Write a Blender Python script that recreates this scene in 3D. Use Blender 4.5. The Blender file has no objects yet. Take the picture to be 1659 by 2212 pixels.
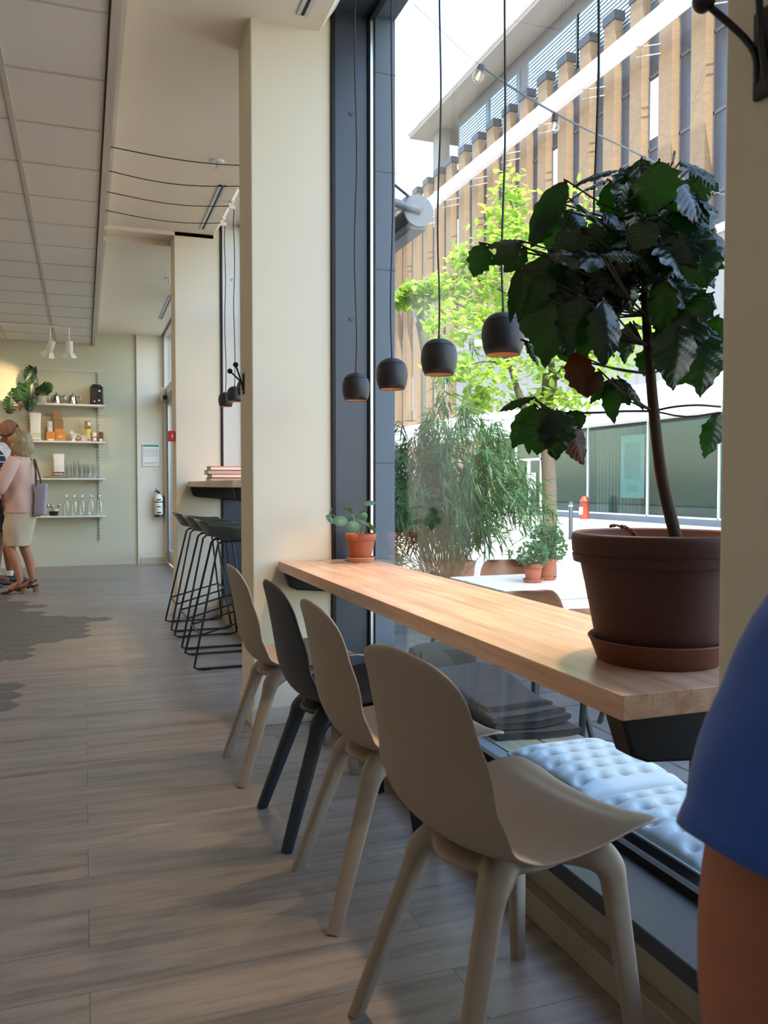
import bpy, bmesh, math, random
from mathutils import Vector, Matrix
random.seed(7)
PI = math.pi
sc = bpy.context.scene
COL = sc.collection

# ------------------------------------------------------------------ camera
TH, PH, H, F = math.radians(19.9), math.radians(1.857), 1.115, 1790.0
FW = Vector((math.sin(TH)*math.cos(PH), math.cos(TH)*math.cos(PH), -math.sin(PH)))
RT = Vector((math.cos(TH), -math.sin(TH), 0))
UP = RT.cross(FW)
cam_d = bpy.data.cameras.new('camera'); cam = bpy.data.objects.new('camera', cam_d); COL.objects.link(cam)
cam_d.sensor_fit = 'HORIZONTAL'; cam_d.sensor_width = 36; cam_d.lens = 36*F/1659
cam_d.clip_start = 0.02; cam_d.clip_end = 500
cam.location = (0, 0, H)
cam.rotation_euler = (PI/2-PH, 0, -TH)
sc.camera = cam
def W(px, py, f):
    """point of the place seen at a pixel, at horizontal distance f along the view"""
    d = FW + RT*((px-829.5)/F) - UP*((py-1106)/F)
    hf = d.x*math.sin(TH)+d.y*math.cos(TH)
    return Vector((0, 0, H)) + d*(f/hf)

# ------------------------------------------------------------------ objects
WL = {}
def wl(o): return WL.get(o.name, Vector((0, 0, 0)))
def tag(o, label=None, cat=None, group=None, kind=None):
    if label: o['label'] = label
    if cat: o['category'] = cat
    if group: o['group'] = group
    if kind: o['kind'] = kind
    return o
def thing(name, label, cat, loc=(0, 0, 0), group=None):
    o = bpy.data.objects.new(name, None); COL.objects.link(o); o.location = loc
    o.empty_display_size = .1
    WL[o.name] = Vector(loc)
    return tag(o, label, cat, group)
def copy_tree(o, parent=None):
    c = o.copy(); COL.objects.link(c)
    if parent: c.parent = parent
    for ch in [x for x in bpy.data.objects if x.parent == o]: copy_tree(ch, c)
    return c

class MB:
    """collects shapes of one mesh"""
    def __init__(s): s.v = []; s.f = []; s.mi = []; s.m = 0
    def add(s, vs, fs):
        n = len(s.v); s.v += [Vector(v) for v in vs]
        s.f += [tuple(i+n for i in f) for f in fs]; s.mi += [s.m]*len(fs); return s
    def box(s, x0, x1, y0, y1, z0, z1):
        return s.add([(x0,y0,z0),(x1,y0,z0),(x1,y1,z0),(x0,y1,z0),(x0,y0,z1),(x1,y0,z1),(x1,y1,z1),(x0,y1,z1)],
                     [(0,3,2,1),(4,5,6,7),(0,1,5,4),(1,2,6,5),(2,3,7,6),(3,0,4,7)])
    def prism(s, pts, axis, a, b):
        """polygon pts in the plane across axis, extruded a..b"""
        def mk(p, t):
            return {'x': (t, p[0], p[1]), 'y': (p[0], t, p[1]), 'z': (p[0], p[1], t)}[axis]
        n = len(pts)
        return s.add([mk(p, a) for p in pts]+[mk(p, b) for p in pts],
                     [tuple(range(n))[::-1], tuple(range(n, 2*n))]+[(i, (i+1) % n, n+(i+1) % n, n+i) for i in range(n)])
    def lathe(s, prof, c=(0,0,0), n=32, cap=True, ax=None):
        c = Vector(c); vs = []; fs = []
        q = Vector((0,0,1)).rotation_difference(Vector(ax).normalized()) if ax else None
        for r, z in prof:
            for i in range(n):
                a = 2*PI*i/n; p = Vector((r*math.cos(a), r*math.sin(a), z))
                if q: p = q @ p
                vs.append(c+p)
        for j in range(len(prof)-1):
            for i in range(n):
                k = (i+1) % n; fs.append((j*n+i, j*n+k, (j+1)*n+k, (j+1)*n+i))
        if cap:
            fs.append(tuple(range(n))[::-1]); fs.append(tuple((len(prof)-1)*n+i for i in range(n)))
        return s.add(vs, fs)
    def tube(s, pts, r, n=8, cap=True, ell=None, sq=1):
        """swept round bar; r number or list; ell=(ref vector, factor) flattens it"""
        pts = [Vector(p) for p in pts]; m = len(pts)
        rs = r if isinstance(r, (list, tuple)) else [r]*m
        vs = []; fs = []; u = None
        for i, p in enumerate(pts):
            t = (pts[min(i+1, m-1)]-pts[max(i-1, 0)]).normalized()
            if t.length < 1e-6: t = Vector((0,0,1))
            if u is None:
                ref = Vector(ell[0]) if ell else (Vector((0,0,1)) if abs(t.z) < .9 else Vector((1,0,0)))
                u = (ref - t*ref.dot(t)).normalized()
            else: u = (u - t*u.dot(t)).normalized()
            w = t.cross(u)
            for k in range(n):
                a = 2*PI*k/n
                e = ell[1] if ell else 1.0
                ca, sa = math.cos(a), math.sin(a)
                if sq != 1: ca = math.copysign(abs(ca)**sq, ca); sa = math.copysign(abs(sa)**sq, sa)
                vs.append(p + u*(ca*rs[i]) + w*(sa*rs[i]*e))
        for j in range(m-1):
            for i in range(n):
                k = (i+1) % n; fs.append((j*n+i, j*n+k, (j+1)*n+k, (j+1)*n+i))
        if cap: fs.append(tuple(range(n))[::-1]); fs.append(tuple((m-1)*n+i for i in range(n)))
        return s.add(vs, fs)
    def ball(s, c, r, n=16, m=10, sq=(1,1,1)):
        vs = [Vector(c)+Vector((0,0,-r*sq[2]))]; fs = []
        for j in range(1, m):
            a = -PI/2+PI*j/m
            for i in range(n):
                b = 2*PI*i/n
                vs.append(Vector(c)+Vector((r*sq[0]*math.cos(a)*math.cos(b), r*sq[1]*math.cos(a)*math.sin(b), r*sq[2]*math.sin(a))))
        vs.append(Vector(c)+Vector((0,0,r*sq[2]))); L = len(vs)-1
        for i in range(n):
            k = (i+1) % n
            fs.append((0, 1+k, 1+i)); fs.append((L, L-n+i, L-n+k))
            for j in range(m-2): fs.append((1+j*n+i, 1+j*n+k, 1+(j+1)*n+k, 1+(j+1)*n+i))
        return s.add(vs, fs)
    def grid(s, fn, nu, nv, close=False):
        vs = [fn(i/nu, j/nv) for j in range(nv+1) for i in range(nu+1)]
        fs = [(j*(nu+1)+i, j*(nu+1)+i+1, (j+1)*(nu+1)+i+1, (j+1)*(nu+1)+i) for j in range(nv) for i in range(nu)]
        return s.add(vs, fs)
    def build(s, name, mats, parent=None, smooth=False, bevel=0, sub=0, solid=0, angle=40, seg=2, off=1):
        if not isinstance(mats, (list, tuple)): mats = [mats]
        o0 = wl(parent) if parent else Vector((0,0,0))
        me = bpy.data.meshes.new(name)
        me.from_pydata([v-o0 for v in s.v], [], s.f)
        for m in mats: me.materials.append(m)
        if len(mats) > 1:
            for p, i in zip(me.polygons, s.mi): p.material_index = i
        bm = bmesh.new(); bm.from_mesh(me); bmesh.ops.recalc_face_normals(bm, faces=bm.faces); bm.to_mesh(me); bm.free()
        if smooth:
            me.polygons.foreach_set('use_smooth', [True]*len(me.polygons))
            if angle: me.set_sharp_from_angle(angle=math.radians(angle))
        o = bpy.data.objects.new(name, me); COL.objects.link(o)
        if parent: o.parent = parent
        WL[o.name] = o0
        if solid: md = o.modifiers.new('s', 'SOLIDIFY'); md.thickness = solid; md.offset = off
        if bevel:
            md = o.modifiers.new('b', 'BEVEL'); md.width = bevel; md.segments = seg; md.limit_method = 'ANGLE'
        if sub: md = o.modifiers.new('u', 'SUBSURF'); md.levels = sub; md.render_levels = sub
        return o
def struct(mb, name, mats, **k):
    return tag(mb.build(name, mats, **k), kind='structure')
def crom(pts, n=6):
    """smooth curve through points"""
    P = [Vector(p) for p in pts]; P = [P[0]*2-P[1]]+P+[P[-1]*2-P[-2]]; out = []
    for i in range(1, len(P)-2):
        for k in range(n):
            t = k/n; a, b, c, d = P[i-1:i+3]
            out.append(.5*((2*b)+(c-a)*t+(2*a-5*b+4*c-d)*t*t+(3*b-a-3*c+d)*t**3))
    out.append(P[-2]); return out
def lerp(a, b, t): return a+(b-a)*t
def interp(tab, x):
    for i in range(len(tab)-1):
        if x <= tab[i+1][0]:
            t = (x-tab[i][0])/(tab[i+1][0]-tab[i][0]); t = t*t*(3-2*t)
            return lerp(tab[i][1], tab[i+1][1], max(0, t))
    return tab[-1][1]

# ------------------------------------------------------------------ materials
def lin(c):
    if isinstance(c, str): c = tuple(int(c[i:i+2], 16)/255 for i in (0, 2, 4))
    return tuple(x/12.92 if x <= .04045 else ((x+.055)/1.055)**2.4 for x in c)+(1,)
class NT:
    def __init__(s, name):
        s.m = bpy.data.materials.new(name); s.m.use_nodes = True; s.t = s.m.node_tree; s.n = s.t.nodes
        s.b = s.n['Principled BSDF']; s.out = s.n['Material Output']
    def node(s, ty, **k):
        n = s.n.new(ty)
        for a, b in k.items():
            if a.startswith('i_'): n.inputs[a[2:].replace('_', ' ')].default_value = b
            else: setattr(n, a, b)
        return n
    def link(s, a, b): s.t.links.new(a, b)
    def coords(s, scale=(1,1,1), obj=True, swz=None):
        tc = s.node('ShaderNodeTexCoord'); o = tc.outputs['Object' if obj else 'Generated']
        if swz:
            sp = s.node('ShaderNodeSeparateXYZ'); cb = s.node('ShaderNodeCombineXYZ'); s.link(o, sp.inputs[0])
            for i, a in enumerate(swz): s.link(sp.outputs[a], cb.inputs[i])
            o = cb.outputs[0]
        mp = s.node('ShaderNodeMapping'); mp.inputs['Scale'].default_value = scale; s.link(o, mp.inputs[0]); return mp.outputs[0]
    def noise(s, vec, scale=5, detail=4, rough=.55):
        n = s.node('ShaderNodeTexNoise'); n.inputs['Scale'].default_value = scale; n.inputs['Detail'].default_value = detail
        n.inputs['Roughness'].default_value = rough; s.link(vec, n.inputs['Vector']); return n.outputs['Fac']
    def ramp(s, fac, stops):
        r = s.node('ShaderNodeValToRGB'); e = r.color_ramp.elements
        while len(e) < len(stops): e.new(.5)
        for el, (p, c) in zip(e, stops): el.position = p; el.color = lin(c)
        s.link(fac, r.inputs[0]); return r.outputs[0]
    def mix(s, a, b, fac, mode='MIX'):
        m = s.node('ShaderNodeMix', data_type='RGBA', blend_type=mode)
        for sock, v in ((m.inputs[6], a), (m.inputs[7], b), (m.inputs[0], fac)):
            if hasattr(v, 'is_linked') or hasattr(v, 'links'): s.link(v, sock)
            else: sock.default_value = v if not isinstance(v, str) else lin(v)
        return m.outputs[2]
    def bump(s, h, st=.3, dist=.01):
        b = s.node('ShaderNodeBump'); b.inputs['Strength'].default_value = st; b.inputs['Distance'].default_value = dist
        s.link(h, b.inputs['Height']); s.link(b.outputs[0], s.b.inputs['Normal'])
def pm(name, col, rough=.6, metal=0, var=.06, vs=12, bump=0, spec=.5, trans=0, sheen=0):
    t = NT(name); b = t.b
    b.inputs['Roughness'].default_value = rough; b.inputs['Metallic'].default_value = metal
    b.inputs['Specular IOR Level'].default_value = spec
    if sheen: b.inputs['Sheen Weight'].default_value = sheen
    c = t.coords(); n = t.noise(c, vs)
    L = lin(col); lo = tuple(max(0, x*(1-var)) for x in L[:3])+(1,); hi = tuple(min(1, x*(1+var)) for x in L[:3])+(1,)
    t.link(t.mix(lo, hi, n), b.inputs['Base Color'])
    if bump: t.bump(t.noise(c, vs*8), bump, .004)
    return t.m
def leafmat(name, c1, c2, tr, rough=.35, vs=9, amount=.4):
    t = NT(name); c = t.coords(); n = t.noise(c, vs); col = t.mix(lin(c1), lin(c2), n)
    t.link(col, t.b.inputs['Base Color']); t.b.inputs['Roughness'].default_value = rough
    tl = t.node('ShaderNodeBsdfTranslucent'); tl.inputs[0].default_value = lin(tr)
    mx = t.node('ShaderNodeMixShader'); mx.inputs[0].default_value = amount
    t.link(t.b.outputs[0], mx.inputs[1]); t.link(tl.outputs[0], mx.inputs[2]); t.link(mx.outputs[0], t.out.inputs[0]); return t.m
def glassmat(name, tint=(1,1,1,1), f0=1.5, rough=0, base=0.0):
    t = NT(name); tr = t.node('ShaderNodeBsdfTransparent'); tr.inputs[0].default_value = tint
    gl = t.node('ShaderNodeBsdfGlossy'); gl.inputs['Roughness'].default_value = rough
    # Schlick reflectance, the same from both sides of the pane
    ge = t.node('ShaderNodeNewGeometry'); dt = t.node('ShaderNodeVectorMath', operation='DOT_PRODUCT')
    t.link(ge.outputs['Normal'], dt.inputs[0]); t.link(ge.outputs['Incoming'], dt.inputs[1])
    def mth(op, a, b=None, b2=None):
        n = t.node('ShaderNodeMath', operation=op)
        for i, v in enumerate((a, b, b2)):
            if v is None: continue
            if isinstance(v, (int, float)): n.inputs[i].default_value = v
            else: t.link(v, n.inputs[i])
        return n.outputs[0]
    r0 = ((f0-1)/(f0+1))**2+base
    c = mth('SUBTRACT', 1, mth('ABSOLUTE', dt.outputs['Value']))
    fac = mth('MULTIPLY_ADD', mth('POWER', c, 5), 1-r0, r0)
    mx = t.node('ShaderNodeMixShader'); t.link(fac, mx.inputs[0])
    t.link(tr.outputs[0], mx.inputs[1]); t.link(gl.outputs[0], mx.inputs[2]); t.link(mx.outputs[0], t.out.inputs[0]); return t.m
def emis(name, col, st):
    t = NT(name); t.b.inputs['Emission Color'].default_value = lin(col); t.b.inputs['Emission Strength'].default_value = st
    t.b.inputs['Base Color'].default_value = lin(col); return t.m

def m_floor():
    t = NT('grey_oak_vinyl'); v = t.coords()
    br = t.node('ShaderNodeTexBrick'); br.offset = .37; br.squash = 1
    for k, x in (('Scale', 1), ('Mortar Size', .0012), ('Mortar Smooth', .3), ('Bias', 0), ('Brick Width', 1.25), ('Row Height', .19)): br.inputs[k].default_value = x
    br.inputs['Color1'].default_value = (0,0,0,1); br.inputs['Color2'].default_value = (1,1,1,1); br.inputs['Mortar'].default_value = (.5,.5,.5,1)
    t.link(v, br.inputs['Vector'])
    # every board its own offset of the grain
    ad = t.node('ShaderNodeVectorMath', operation='ADD'); sc_ = t.node('ShaderNodeVectorMath', operation='SCALE'); sc_.inputs['Scale'].default_value = 7
    t.link(br.outputs['Color'], sc_.inputs[0]); t.link(v, ad.inputs[0]); t.link(sc_.outputs[0], ad.inputs[1])
    mp = t.node('ShaderNodeMapping'); mp.inputs['Scale'].default_value = (1.3, 14, 1); t.link(ad.outputs[0], mp.inputs[0])
    n1 = t.noise(mp.outputs[0], 1.3, 6, .62)
    mp2 = t.node('ShaderNodeMapping'); mp2.inputs['Scale'].default_value = (9, 160, 1); t.link(ad.outputs[0], mp2.inputs[0])
    n2 = t.noise(mp2.outputs[0], 1, 5, .7)
    c1 = t.ramp(n1, [(.30, '5c5248'), (.44, '90847a'), (.58, 'aa9d90'), (.74, '7b6f64')])
    c2 = t.ramp(n2, [(.33, '5a524c'), (.5, 'c8c2bd')])
    c = t.mix(c1, c2, .38, 'MULTIPLY')
    c = t.mix(c, t.mix(lin('8f8780'), lin('b4aca4'), br.outputs['Color']), .25)
    c = t.mix(c, lin('5a534d'), br.outputs['Fac'])
    t.link(c, t.b.inputs['Base Color']); t.b.inputs['Roughness'].default_value = .34
    t.bump(n2, .25, .002); return t.m
def m_wood(name, a, b, c, axis=(30, 1.2, 30), rough=.4, sc=1.0, spec=.5):
    t = NT(name); v = t.coords(scale=axis); n = t.noise(v, sc, 5, .55)
    wv = t.coords(scale=tuple(x*6 for x in axis)); n2 = t.noise(wv, sc, 3, .6)
    col = t.ramp(n, [(.32, a), (.5, b), (.68, c)]); col = t.mix(col, t.ramp(n2, [(.35, 'b8a48e'), (.6, 'ffffff')]), .35, 'MULTIPLY')
    t.link(col, t.b.inputs['Base Color']); t.b.inputs['Roughness'].default_value = rough; t.b.inputs['Specular IOR Level'].default_value = spec
    return t.m
def m_brick(name, c1, c2, mo, swz=(1, 2, 0), w=.25, h=.085):
    t = NT(name)
    if swz == 'sum':
        tc = t.node('ShaderNodeTexCoord'); sp = t.node('ShaderNodeSeparateXYZ'); cb = t.node('ShaderNodeCombineXYZ'); ad = t.node('ShaderNodeMath', operation='ADD')
        t.link(tc.outputs['Object'], sp.inputs[0]); t.link(sp.outputs[0], ad.inputs[0]); t.link(sp.outputs[1], ad.inputs[1]); t.link(ad.outputs[0], cb.inputs[0]); t.link(sp.outputs[2], cb.inputs[1]); v = cb.outputs[0]
    else: v = t.coords(swz=swz)
    br = t.node('ShaderNodeTexBrick'); br.offset = .5
    for k, x in (('Scale', 1), ('Mortar Size', .008), ('Bias', 0), ('Brick Width', w), ('Row Height', h)): br.inputs[k].default_value = x
    br.inputs['Color1'].default_value = lin(c1); br.inputs['Color2'].default_value = lin(c2); br.inputs['Mortar'].default_value = lin(mo)
    t.link(v, br.inputs['Vector']); t.link(br.outputs['Color'], t.b.inputs['Base Color']); t.b.inputs['Roughness'].default_value = .9; return t.m
def m_slabs(name, A, B_, C_):
    t = NT(name); v = t.coords()
    br = t.node('ShaderNodeTexBrick'); br.offset = .5
    for k, x in (('Scale', 1), ('Mortar Size', .008), ('Bias', 0), ('Brick Width', .7), ('Row Height', .35)): br.inputs[k].default_value = x
    br.inputs['Color1'].default_value = lin(A); br.inputs['Color2'].default_value = lin(B_); br.inputs['Mortar'].default_value = lin(C_)
    t.link(v, br.inputs['Vector'])
    t.link(t.mix(br.outputs['Color'], t.ramp(t.noise(v, 3), [(.3, 'b0b0b0'), (.7, 'ffffff')]), .6, 'MULTIPLY'), t.b.inputs['Base Color']); t.b.inputs['Roughness'].default_value = .8; return t.m

FLOOR = m_floor()
CREAM = pm('cream_paint', 'ddd3bd', .75, var=.02, vs=3)
CREAM2 = pm('warm_white_paint', 'e6dfce', .7, var=.02, vs=3)
CEIL = pm('ceiling_paint', 'e8dfca', .8, var=.02, vs=2)
MINT = pm('sage_wall_paint', 'cac8b0', .8, var=.02, vs=2)
TILE = pm('ceiling_tile', 'e9e3d8', .9, var=.03, vs=60, bump=.1)
TEE = pm('white_ceiling_grid', 'c9c2b4', .6, var=.02)
WHITE = pm('white_lacquer', 'ece8de', .4, var=.02)
BASEB = pm('baseboard_paint', 'cfc6b2', .5, var=.05)
METAL = pm('dark_blue_grey_metal', '40454d', .38, metal=.3, var=.05, vs=4)
METAL2 = pm('lit_lining_door_grey', 'd2cfc6', .4, var=.03)  # dark lining metal with daylight put into the colour; door frame shares it
BLACK = pm('black_rubber', '0d0d0f', .5)
BLK = pm('black_powder_coat', '17181a', .35, var=.1)
BRKT = pm('black_bracket_steel', '0c0d0f', .45, var=.1, spec=.3)
ALU = pm('aluminium_strip', 'c8ccd0', .3, metal=.8)
STONE = pm('grey_stone_cladding', '5c6670', .6, var=.08, vs=8)
GLASS = glassmat('window_glass', (.97, .985, .98, 1), 1.5)
ASH = m_wood('pale_ash_worktop', 'bd957a', 'd0aa8e', 'dcbca0', (22, 1.0, 22), .3, 1.4)
BEIGE = pm('beige_composite_plastic', '9c8d7f', .55, var=.03, vs=150, bump=.03)
NAVY = pm('dark_blue_grey_plastic', '232a33', .5, var=.04, vs=150, bump=.03)
OLIVE = pm('dark_green_grey_plastic', '565c54', .4, var=.03)
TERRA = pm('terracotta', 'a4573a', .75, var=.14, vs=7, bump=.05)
TERRAD = pm('dark_shaded_terracotta', '47251b', .7, var=.12, vs=7, bump=.05)  # plain terracotta, the big pot's shade put into the colour
SOIL = pm('potting_soil', '241a12', .95, var=.5, vs=60, bump=.6)
SHADE = pm('matt_black_shade', '1b1c1f', .5, var=.05)
SHIN = pm('copper_inner_shade', 'a08a7a', .6)
BULB = emis('warm_bulb_glow', 'ffb46a', 2.5)
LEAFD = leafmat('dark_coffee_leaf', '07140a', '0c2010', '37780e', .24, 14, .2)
LEAFB = leafmat('withered_leaf', '281a0e', '40240f', '6a3410', .5, 14, .25)
LEAFP = leafmat('round_grey_green_leaf', '335a49', '467262', '5c8a28', .52, 14, .3)
LEAFT = leafmat('tree_leaf', '6f9428', '94b548', 'b7d45a', .5, 2, .5)
LEAFM = leafmat('bamboo_leaf', '234a2c', '3a6440', '4a7a34', .45, 3, .35)
LEAFH = leafmat('herb_leaf', '4c7650', '668c66', '7ca060', .5, 9, .3)
MONST = leafmat('monstera_leaf', '143418', '1f4620', '5a8a1a', .35, 6, .25)
BARK = pm('grey_bark', '4e463c', .9, var=.4, vs=20, bump=.5)
TWIG = pm('brown_twig', '43301f', .85, var=.35, vs=50, bump=.4)
EXPO, SKYS, SUNS, FILL_NEAR, FILL_FAR = 1.88, .42, 3.2, 1, 18
# ------------------------------------------------------------------ room shell
XG = 1.294                                  # glass plane of the street front
YB, YF = -4.5, 12.2                         # back and far wall
ZC, ZT = 3.22, 3.05                         # plaster and tile ceilings
PILL = [(-3.07, -2.77), (.51, .81), (3.78, 4.08), (7.13, 7.43)]
struct(MB().box(-7, 1.12, YB, YF+.2, -.12, 0), 'floor', FLOOR)
# plaster ceiling along the windows, sloping up to the window head
b = MB(); b.box(.135, 1.05, YB, YF, ZC, ZC+.15)
b.prism([(1.05, ZC), (1.12, 3.32), (1.12, 3.4), (1.05, 3.4)], 'y', YB, YF)
struct(b, 'ceiling', CEIL)
b = MB()
b.box(.165, 1.05, 7.13, 7.16, ZC-.03, ZC); b.box(.165, 1.05, 7.42, 7.45, ZC-.045, ZC); b.box(.165, 1.05, 9.1, 9.112, ZC-.006, ZC)
struct(b, 'trim_1', CEIL)
# tile ceiling: slab, tees
b = MB(); b.box(-7, .135, YB, YF, ZT+.004, ZT+.1); struct(b, 'ceiling.001', TILE)
b = MB(); y0 = 3.65-.605*14
for k in range(29):
    y = y0+.605*k
    if YB < y < YF: b.box(-7, .135, y-.006, y+.006, ZT-.001, ZT+.01)
x = -.335
while x > -7: b.box(x-.012, x+.012, YB, YF, ZT-.004, ZT+.01); x -= .605
b.box(.125, .165, YB, YF, ZT-.012, ZC); b.box(.165, .20, YB, YF, ZC-.012, ZC)
struct(b, 'trim_2', TEE)
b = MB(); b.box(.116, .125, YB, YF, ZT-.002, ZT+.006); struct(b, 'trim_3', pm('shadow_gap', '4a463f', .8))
# walls
struct(MB().box(-7, .73, YF, YF+.2, 0, 3.4), 'wall_far', MINT)
b = MB(); b.box(.73, 1.12, YF-.03, YF+.2, 0, 3.4); struct(b, 'wall_far.001', CREAM2)
b = MB(); b.box(.745, 1.1, YF-.045, YF-.03, 0, .09); b.box(-7, .72, YF-.012, YF, 0, .02); struct(b, 'baseboard_far', BASEB)
struct(MB().box(.71, .735, YF-.036, YF-.006, 0, ZC), 'trim_4', CREAM2)
struct(MB().box(-7.2, -7, YB, YF, 0, 3.2), 'wall_left', CREAM2)
# wall behind the viewer
b = MB(); b.box(-7, 1.42, YB-.2, YB, -.3, 3.4)
struct(b, 'wall_back', CREAM2)
# pillars between the bays
for i, (a, c) in enumerate(PILL):
    b = MB(); b.box(.727, 1.105, a, c, 0, 3.36); struct(b, 'wall_right.%03d' % i if i else 'wall_right', CREAM, bevel=.006)
    b = MB(); b.box(.715, 1.105, a-.012, c+.012, 0, .085); struct(b, 'baseboard_right.%03d' % i if i else 'baseboard_right', BASEB, bevel=.003)
    b = MB(); b.box(XG+.02, 1.413, a-.03, c+.03, -.3, 3.55); struct(b, 'wall_outside.%03d' % i if i else 'wall_outside', STONE)
b = MB()
for a, c in PILL[1:3]:
    for k in range(7): b.box(XG+.02, 1.415, a-.0315, a-.0285, .3+.46*k, .304+.46*k)
struct(b, 'trim_5', pm('dark_stone_joint', '4e5660', .8))
# ------------------------------------------------------------------ window bays
BAYS = [(-4.5, -3.07), (-2.77, .51), (.81, 3.78), (4.08, 7.13), (7.43, 9.6)]
SILLP = pm('grey_beige_sill_paint', '989080', .5, var=.06, vs=6)
def bay(i, a, c, panel):
    b = MB(); b.box(1.105, XG-.01, a, c, 0, .135); struct(b, 'wall_sill.%03d' % i, SILLP)
    b = MB(); b.box(1.067, 1.105, a, c, 0, .07); struct(b, 'baseboard_sill.%03d' % i, SILLP, bevel=.004)
    w = thing('window_%d' % (i+1), None, None, (1.2, (a+c)/2, .135)); w['kind'] = 'structure'
    b = MB(); b.box(1.1, XG+.03, a, c, .135, .178)                      # glossy sill
    b.build('window_sill', METAL, w, bevel=.003)
    b = MB()
    for y in (a, c-.012): b.box(1.12, XG+.01, y, y+.012, .178, 3.36)      # lining of the reveal
    b.box(1.12, XG+.01, a, c, 3.32, 3.36)
    b.build('window_lining', panel, w)
    b = MB()
    for y in (a-.002, c-.013): b.box(1.104, 1.122, y, y+.015, 0.1, 3.34)
    b.build('shadow_gap', BRKT, w)
    b = MB()
    for y in (a+.012, c-.027): b.box(XG-.012, XG+.012, y, y+.015, .178, 3.32)
    b.box(XG-.012, XG+.012, a, c, .178, .2); b.box(XG-.012, XG+.012, a, c, 3.295, 3.32)
    b.build('gasket', BLACK, w)
    b = MB()
    for y in (a+.027, c-.035): b.box(XG-.006, XG+.006, y, y+.008, .2, 3.295)
    b.build('glazing_bead', ALU, w)
    b = MB(); b.box(XG-.003, XG+.003, a+.03, c-.03, .2, 3.3); b.build('pane', GLASS, w)
    b = MB()
    for z in (.95, 1.9, 2.86):
        b.lathe([(0, 0), (.011, 0), (.011, .004), (0, .004)], (1.20, c-.0125, z), 14, ax=(0, -1, 0))
    b.build('screw', pm('screw_dark_%d' % i, '3a3d42' if panel is METAL else '9a978f', .4, metal=.5), w)
    b = MB(); b.box(XG+.02, 1.413, a, c, 3.32, 3.55); b.box(XG+.03, 1.42, a, c, .04, .155); struct(b, 'trim_outside.%03d' % i, STONE)
tag(MB().box(1.115, XG-.01, 7.112, 7.13, .178, 1.10).build('trim_7', METAL), kind='structure')  # lower lining stays dark metal, below the part coloured as lit
for i, (a, c) in enumerate(BAYS): bay(i, a, c, METAL2 if i >= 3 else METAL)
# glass door near the far wall
d = thing('door_1', None, None, (1.15, 10.9, 0)); d['kind'] = 'structure'
b = MB(); b.box(1.08, 1.2, 9.6, 9.72, 0, 3.3); b.box(1.08, 1.2, 12.08, 12.2, 0, 3.3); b.box(1.04, 1.2, 9.6, 12.2, 2.3, 2.42); b.box(1.08, 1.2, 9.6, 12.2, 3.2, 3.4)
b.build('door_frame', METAL2, d, bevel=.004)
b = MB(); b.box(1.12, 1.16, 9.72, 9.8, .02, 2.3); b.box(1.12, 1.16, 12.0, 12.08, .02, 2.3); b.box(1.12, 1.16, 9.8, 12, .02, .2); b.box(1.12, 1.16, 9.8, 12, 2.24, 2.3); b.box(1.12,1.16, 10.88, 10.94, .2, 2.24)
lf = b.build('door_leaf', ALU, d)
b = MB(); b.box(1.135, 1.145, 9.8, 12, .2, 2.24); b.build('door_pane', GLASS, lf)
b = MB(); b.box(1.13, 1.14, 9.72, 12.08, 2.42, 3.2); b.build('transom_pane', GLASS, d)
b = MB(); b.tube([(1.12, 10.8, 1.0), (1.08, 10.8, 1.0), (1.08, 10.8, 1.25), (1.12, 10.8, 1.25)], .01); b.build('door_handle', ALU, d)
# rooms above keep the street front in its own shade
b = MB(); b.box(-8, 1.44, -7, 30, 3.56, 9.5); b.box(-8, -7.2, -7, 12.4, -.3, 3.56); b.box(-8, 1.3, 12.41, 30, -.3, 3.56)
struct(b, 'wall_upper', CREAM2)
# dark hexagonal tiles let into the boards
random.seed(3)
b = MB(); hx = .115
def hexa(cx, cy): b.prism([(cx+hx*math.cos(PI/3*k), cy+hx*.94*math.sin(PI/3*k)) for k in range(6)], 'z', -.002, .0015)
def inside(x, y):
    ed = interp([(3.9, -.62), (4.55, -.42), (4.9, -.33), (5.2, -.5), (5.55, -.75), (5.8, -.35), (6.1, -.22), (6.6, -.02), (6.95, .16), (7.25, .12), (7.6, -.25), (8.3, -.5), (9.5, -.8), (10.5, -1.6)], y)
    return x < ed+.1*math.sin(y*7)
j = 0; x = -4
while x < .5:
    y = 3.9+(.108 if j % 2 else 0)
    while y < 10.2:
        if inside(x, y): hexa(x, y)
        y += .2165
    x += .1785; j += 1
struct(b, 'trim_6', pm('dark_grey_hex_tile', '65615c', .5, var=.12, vs=5))

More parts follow.
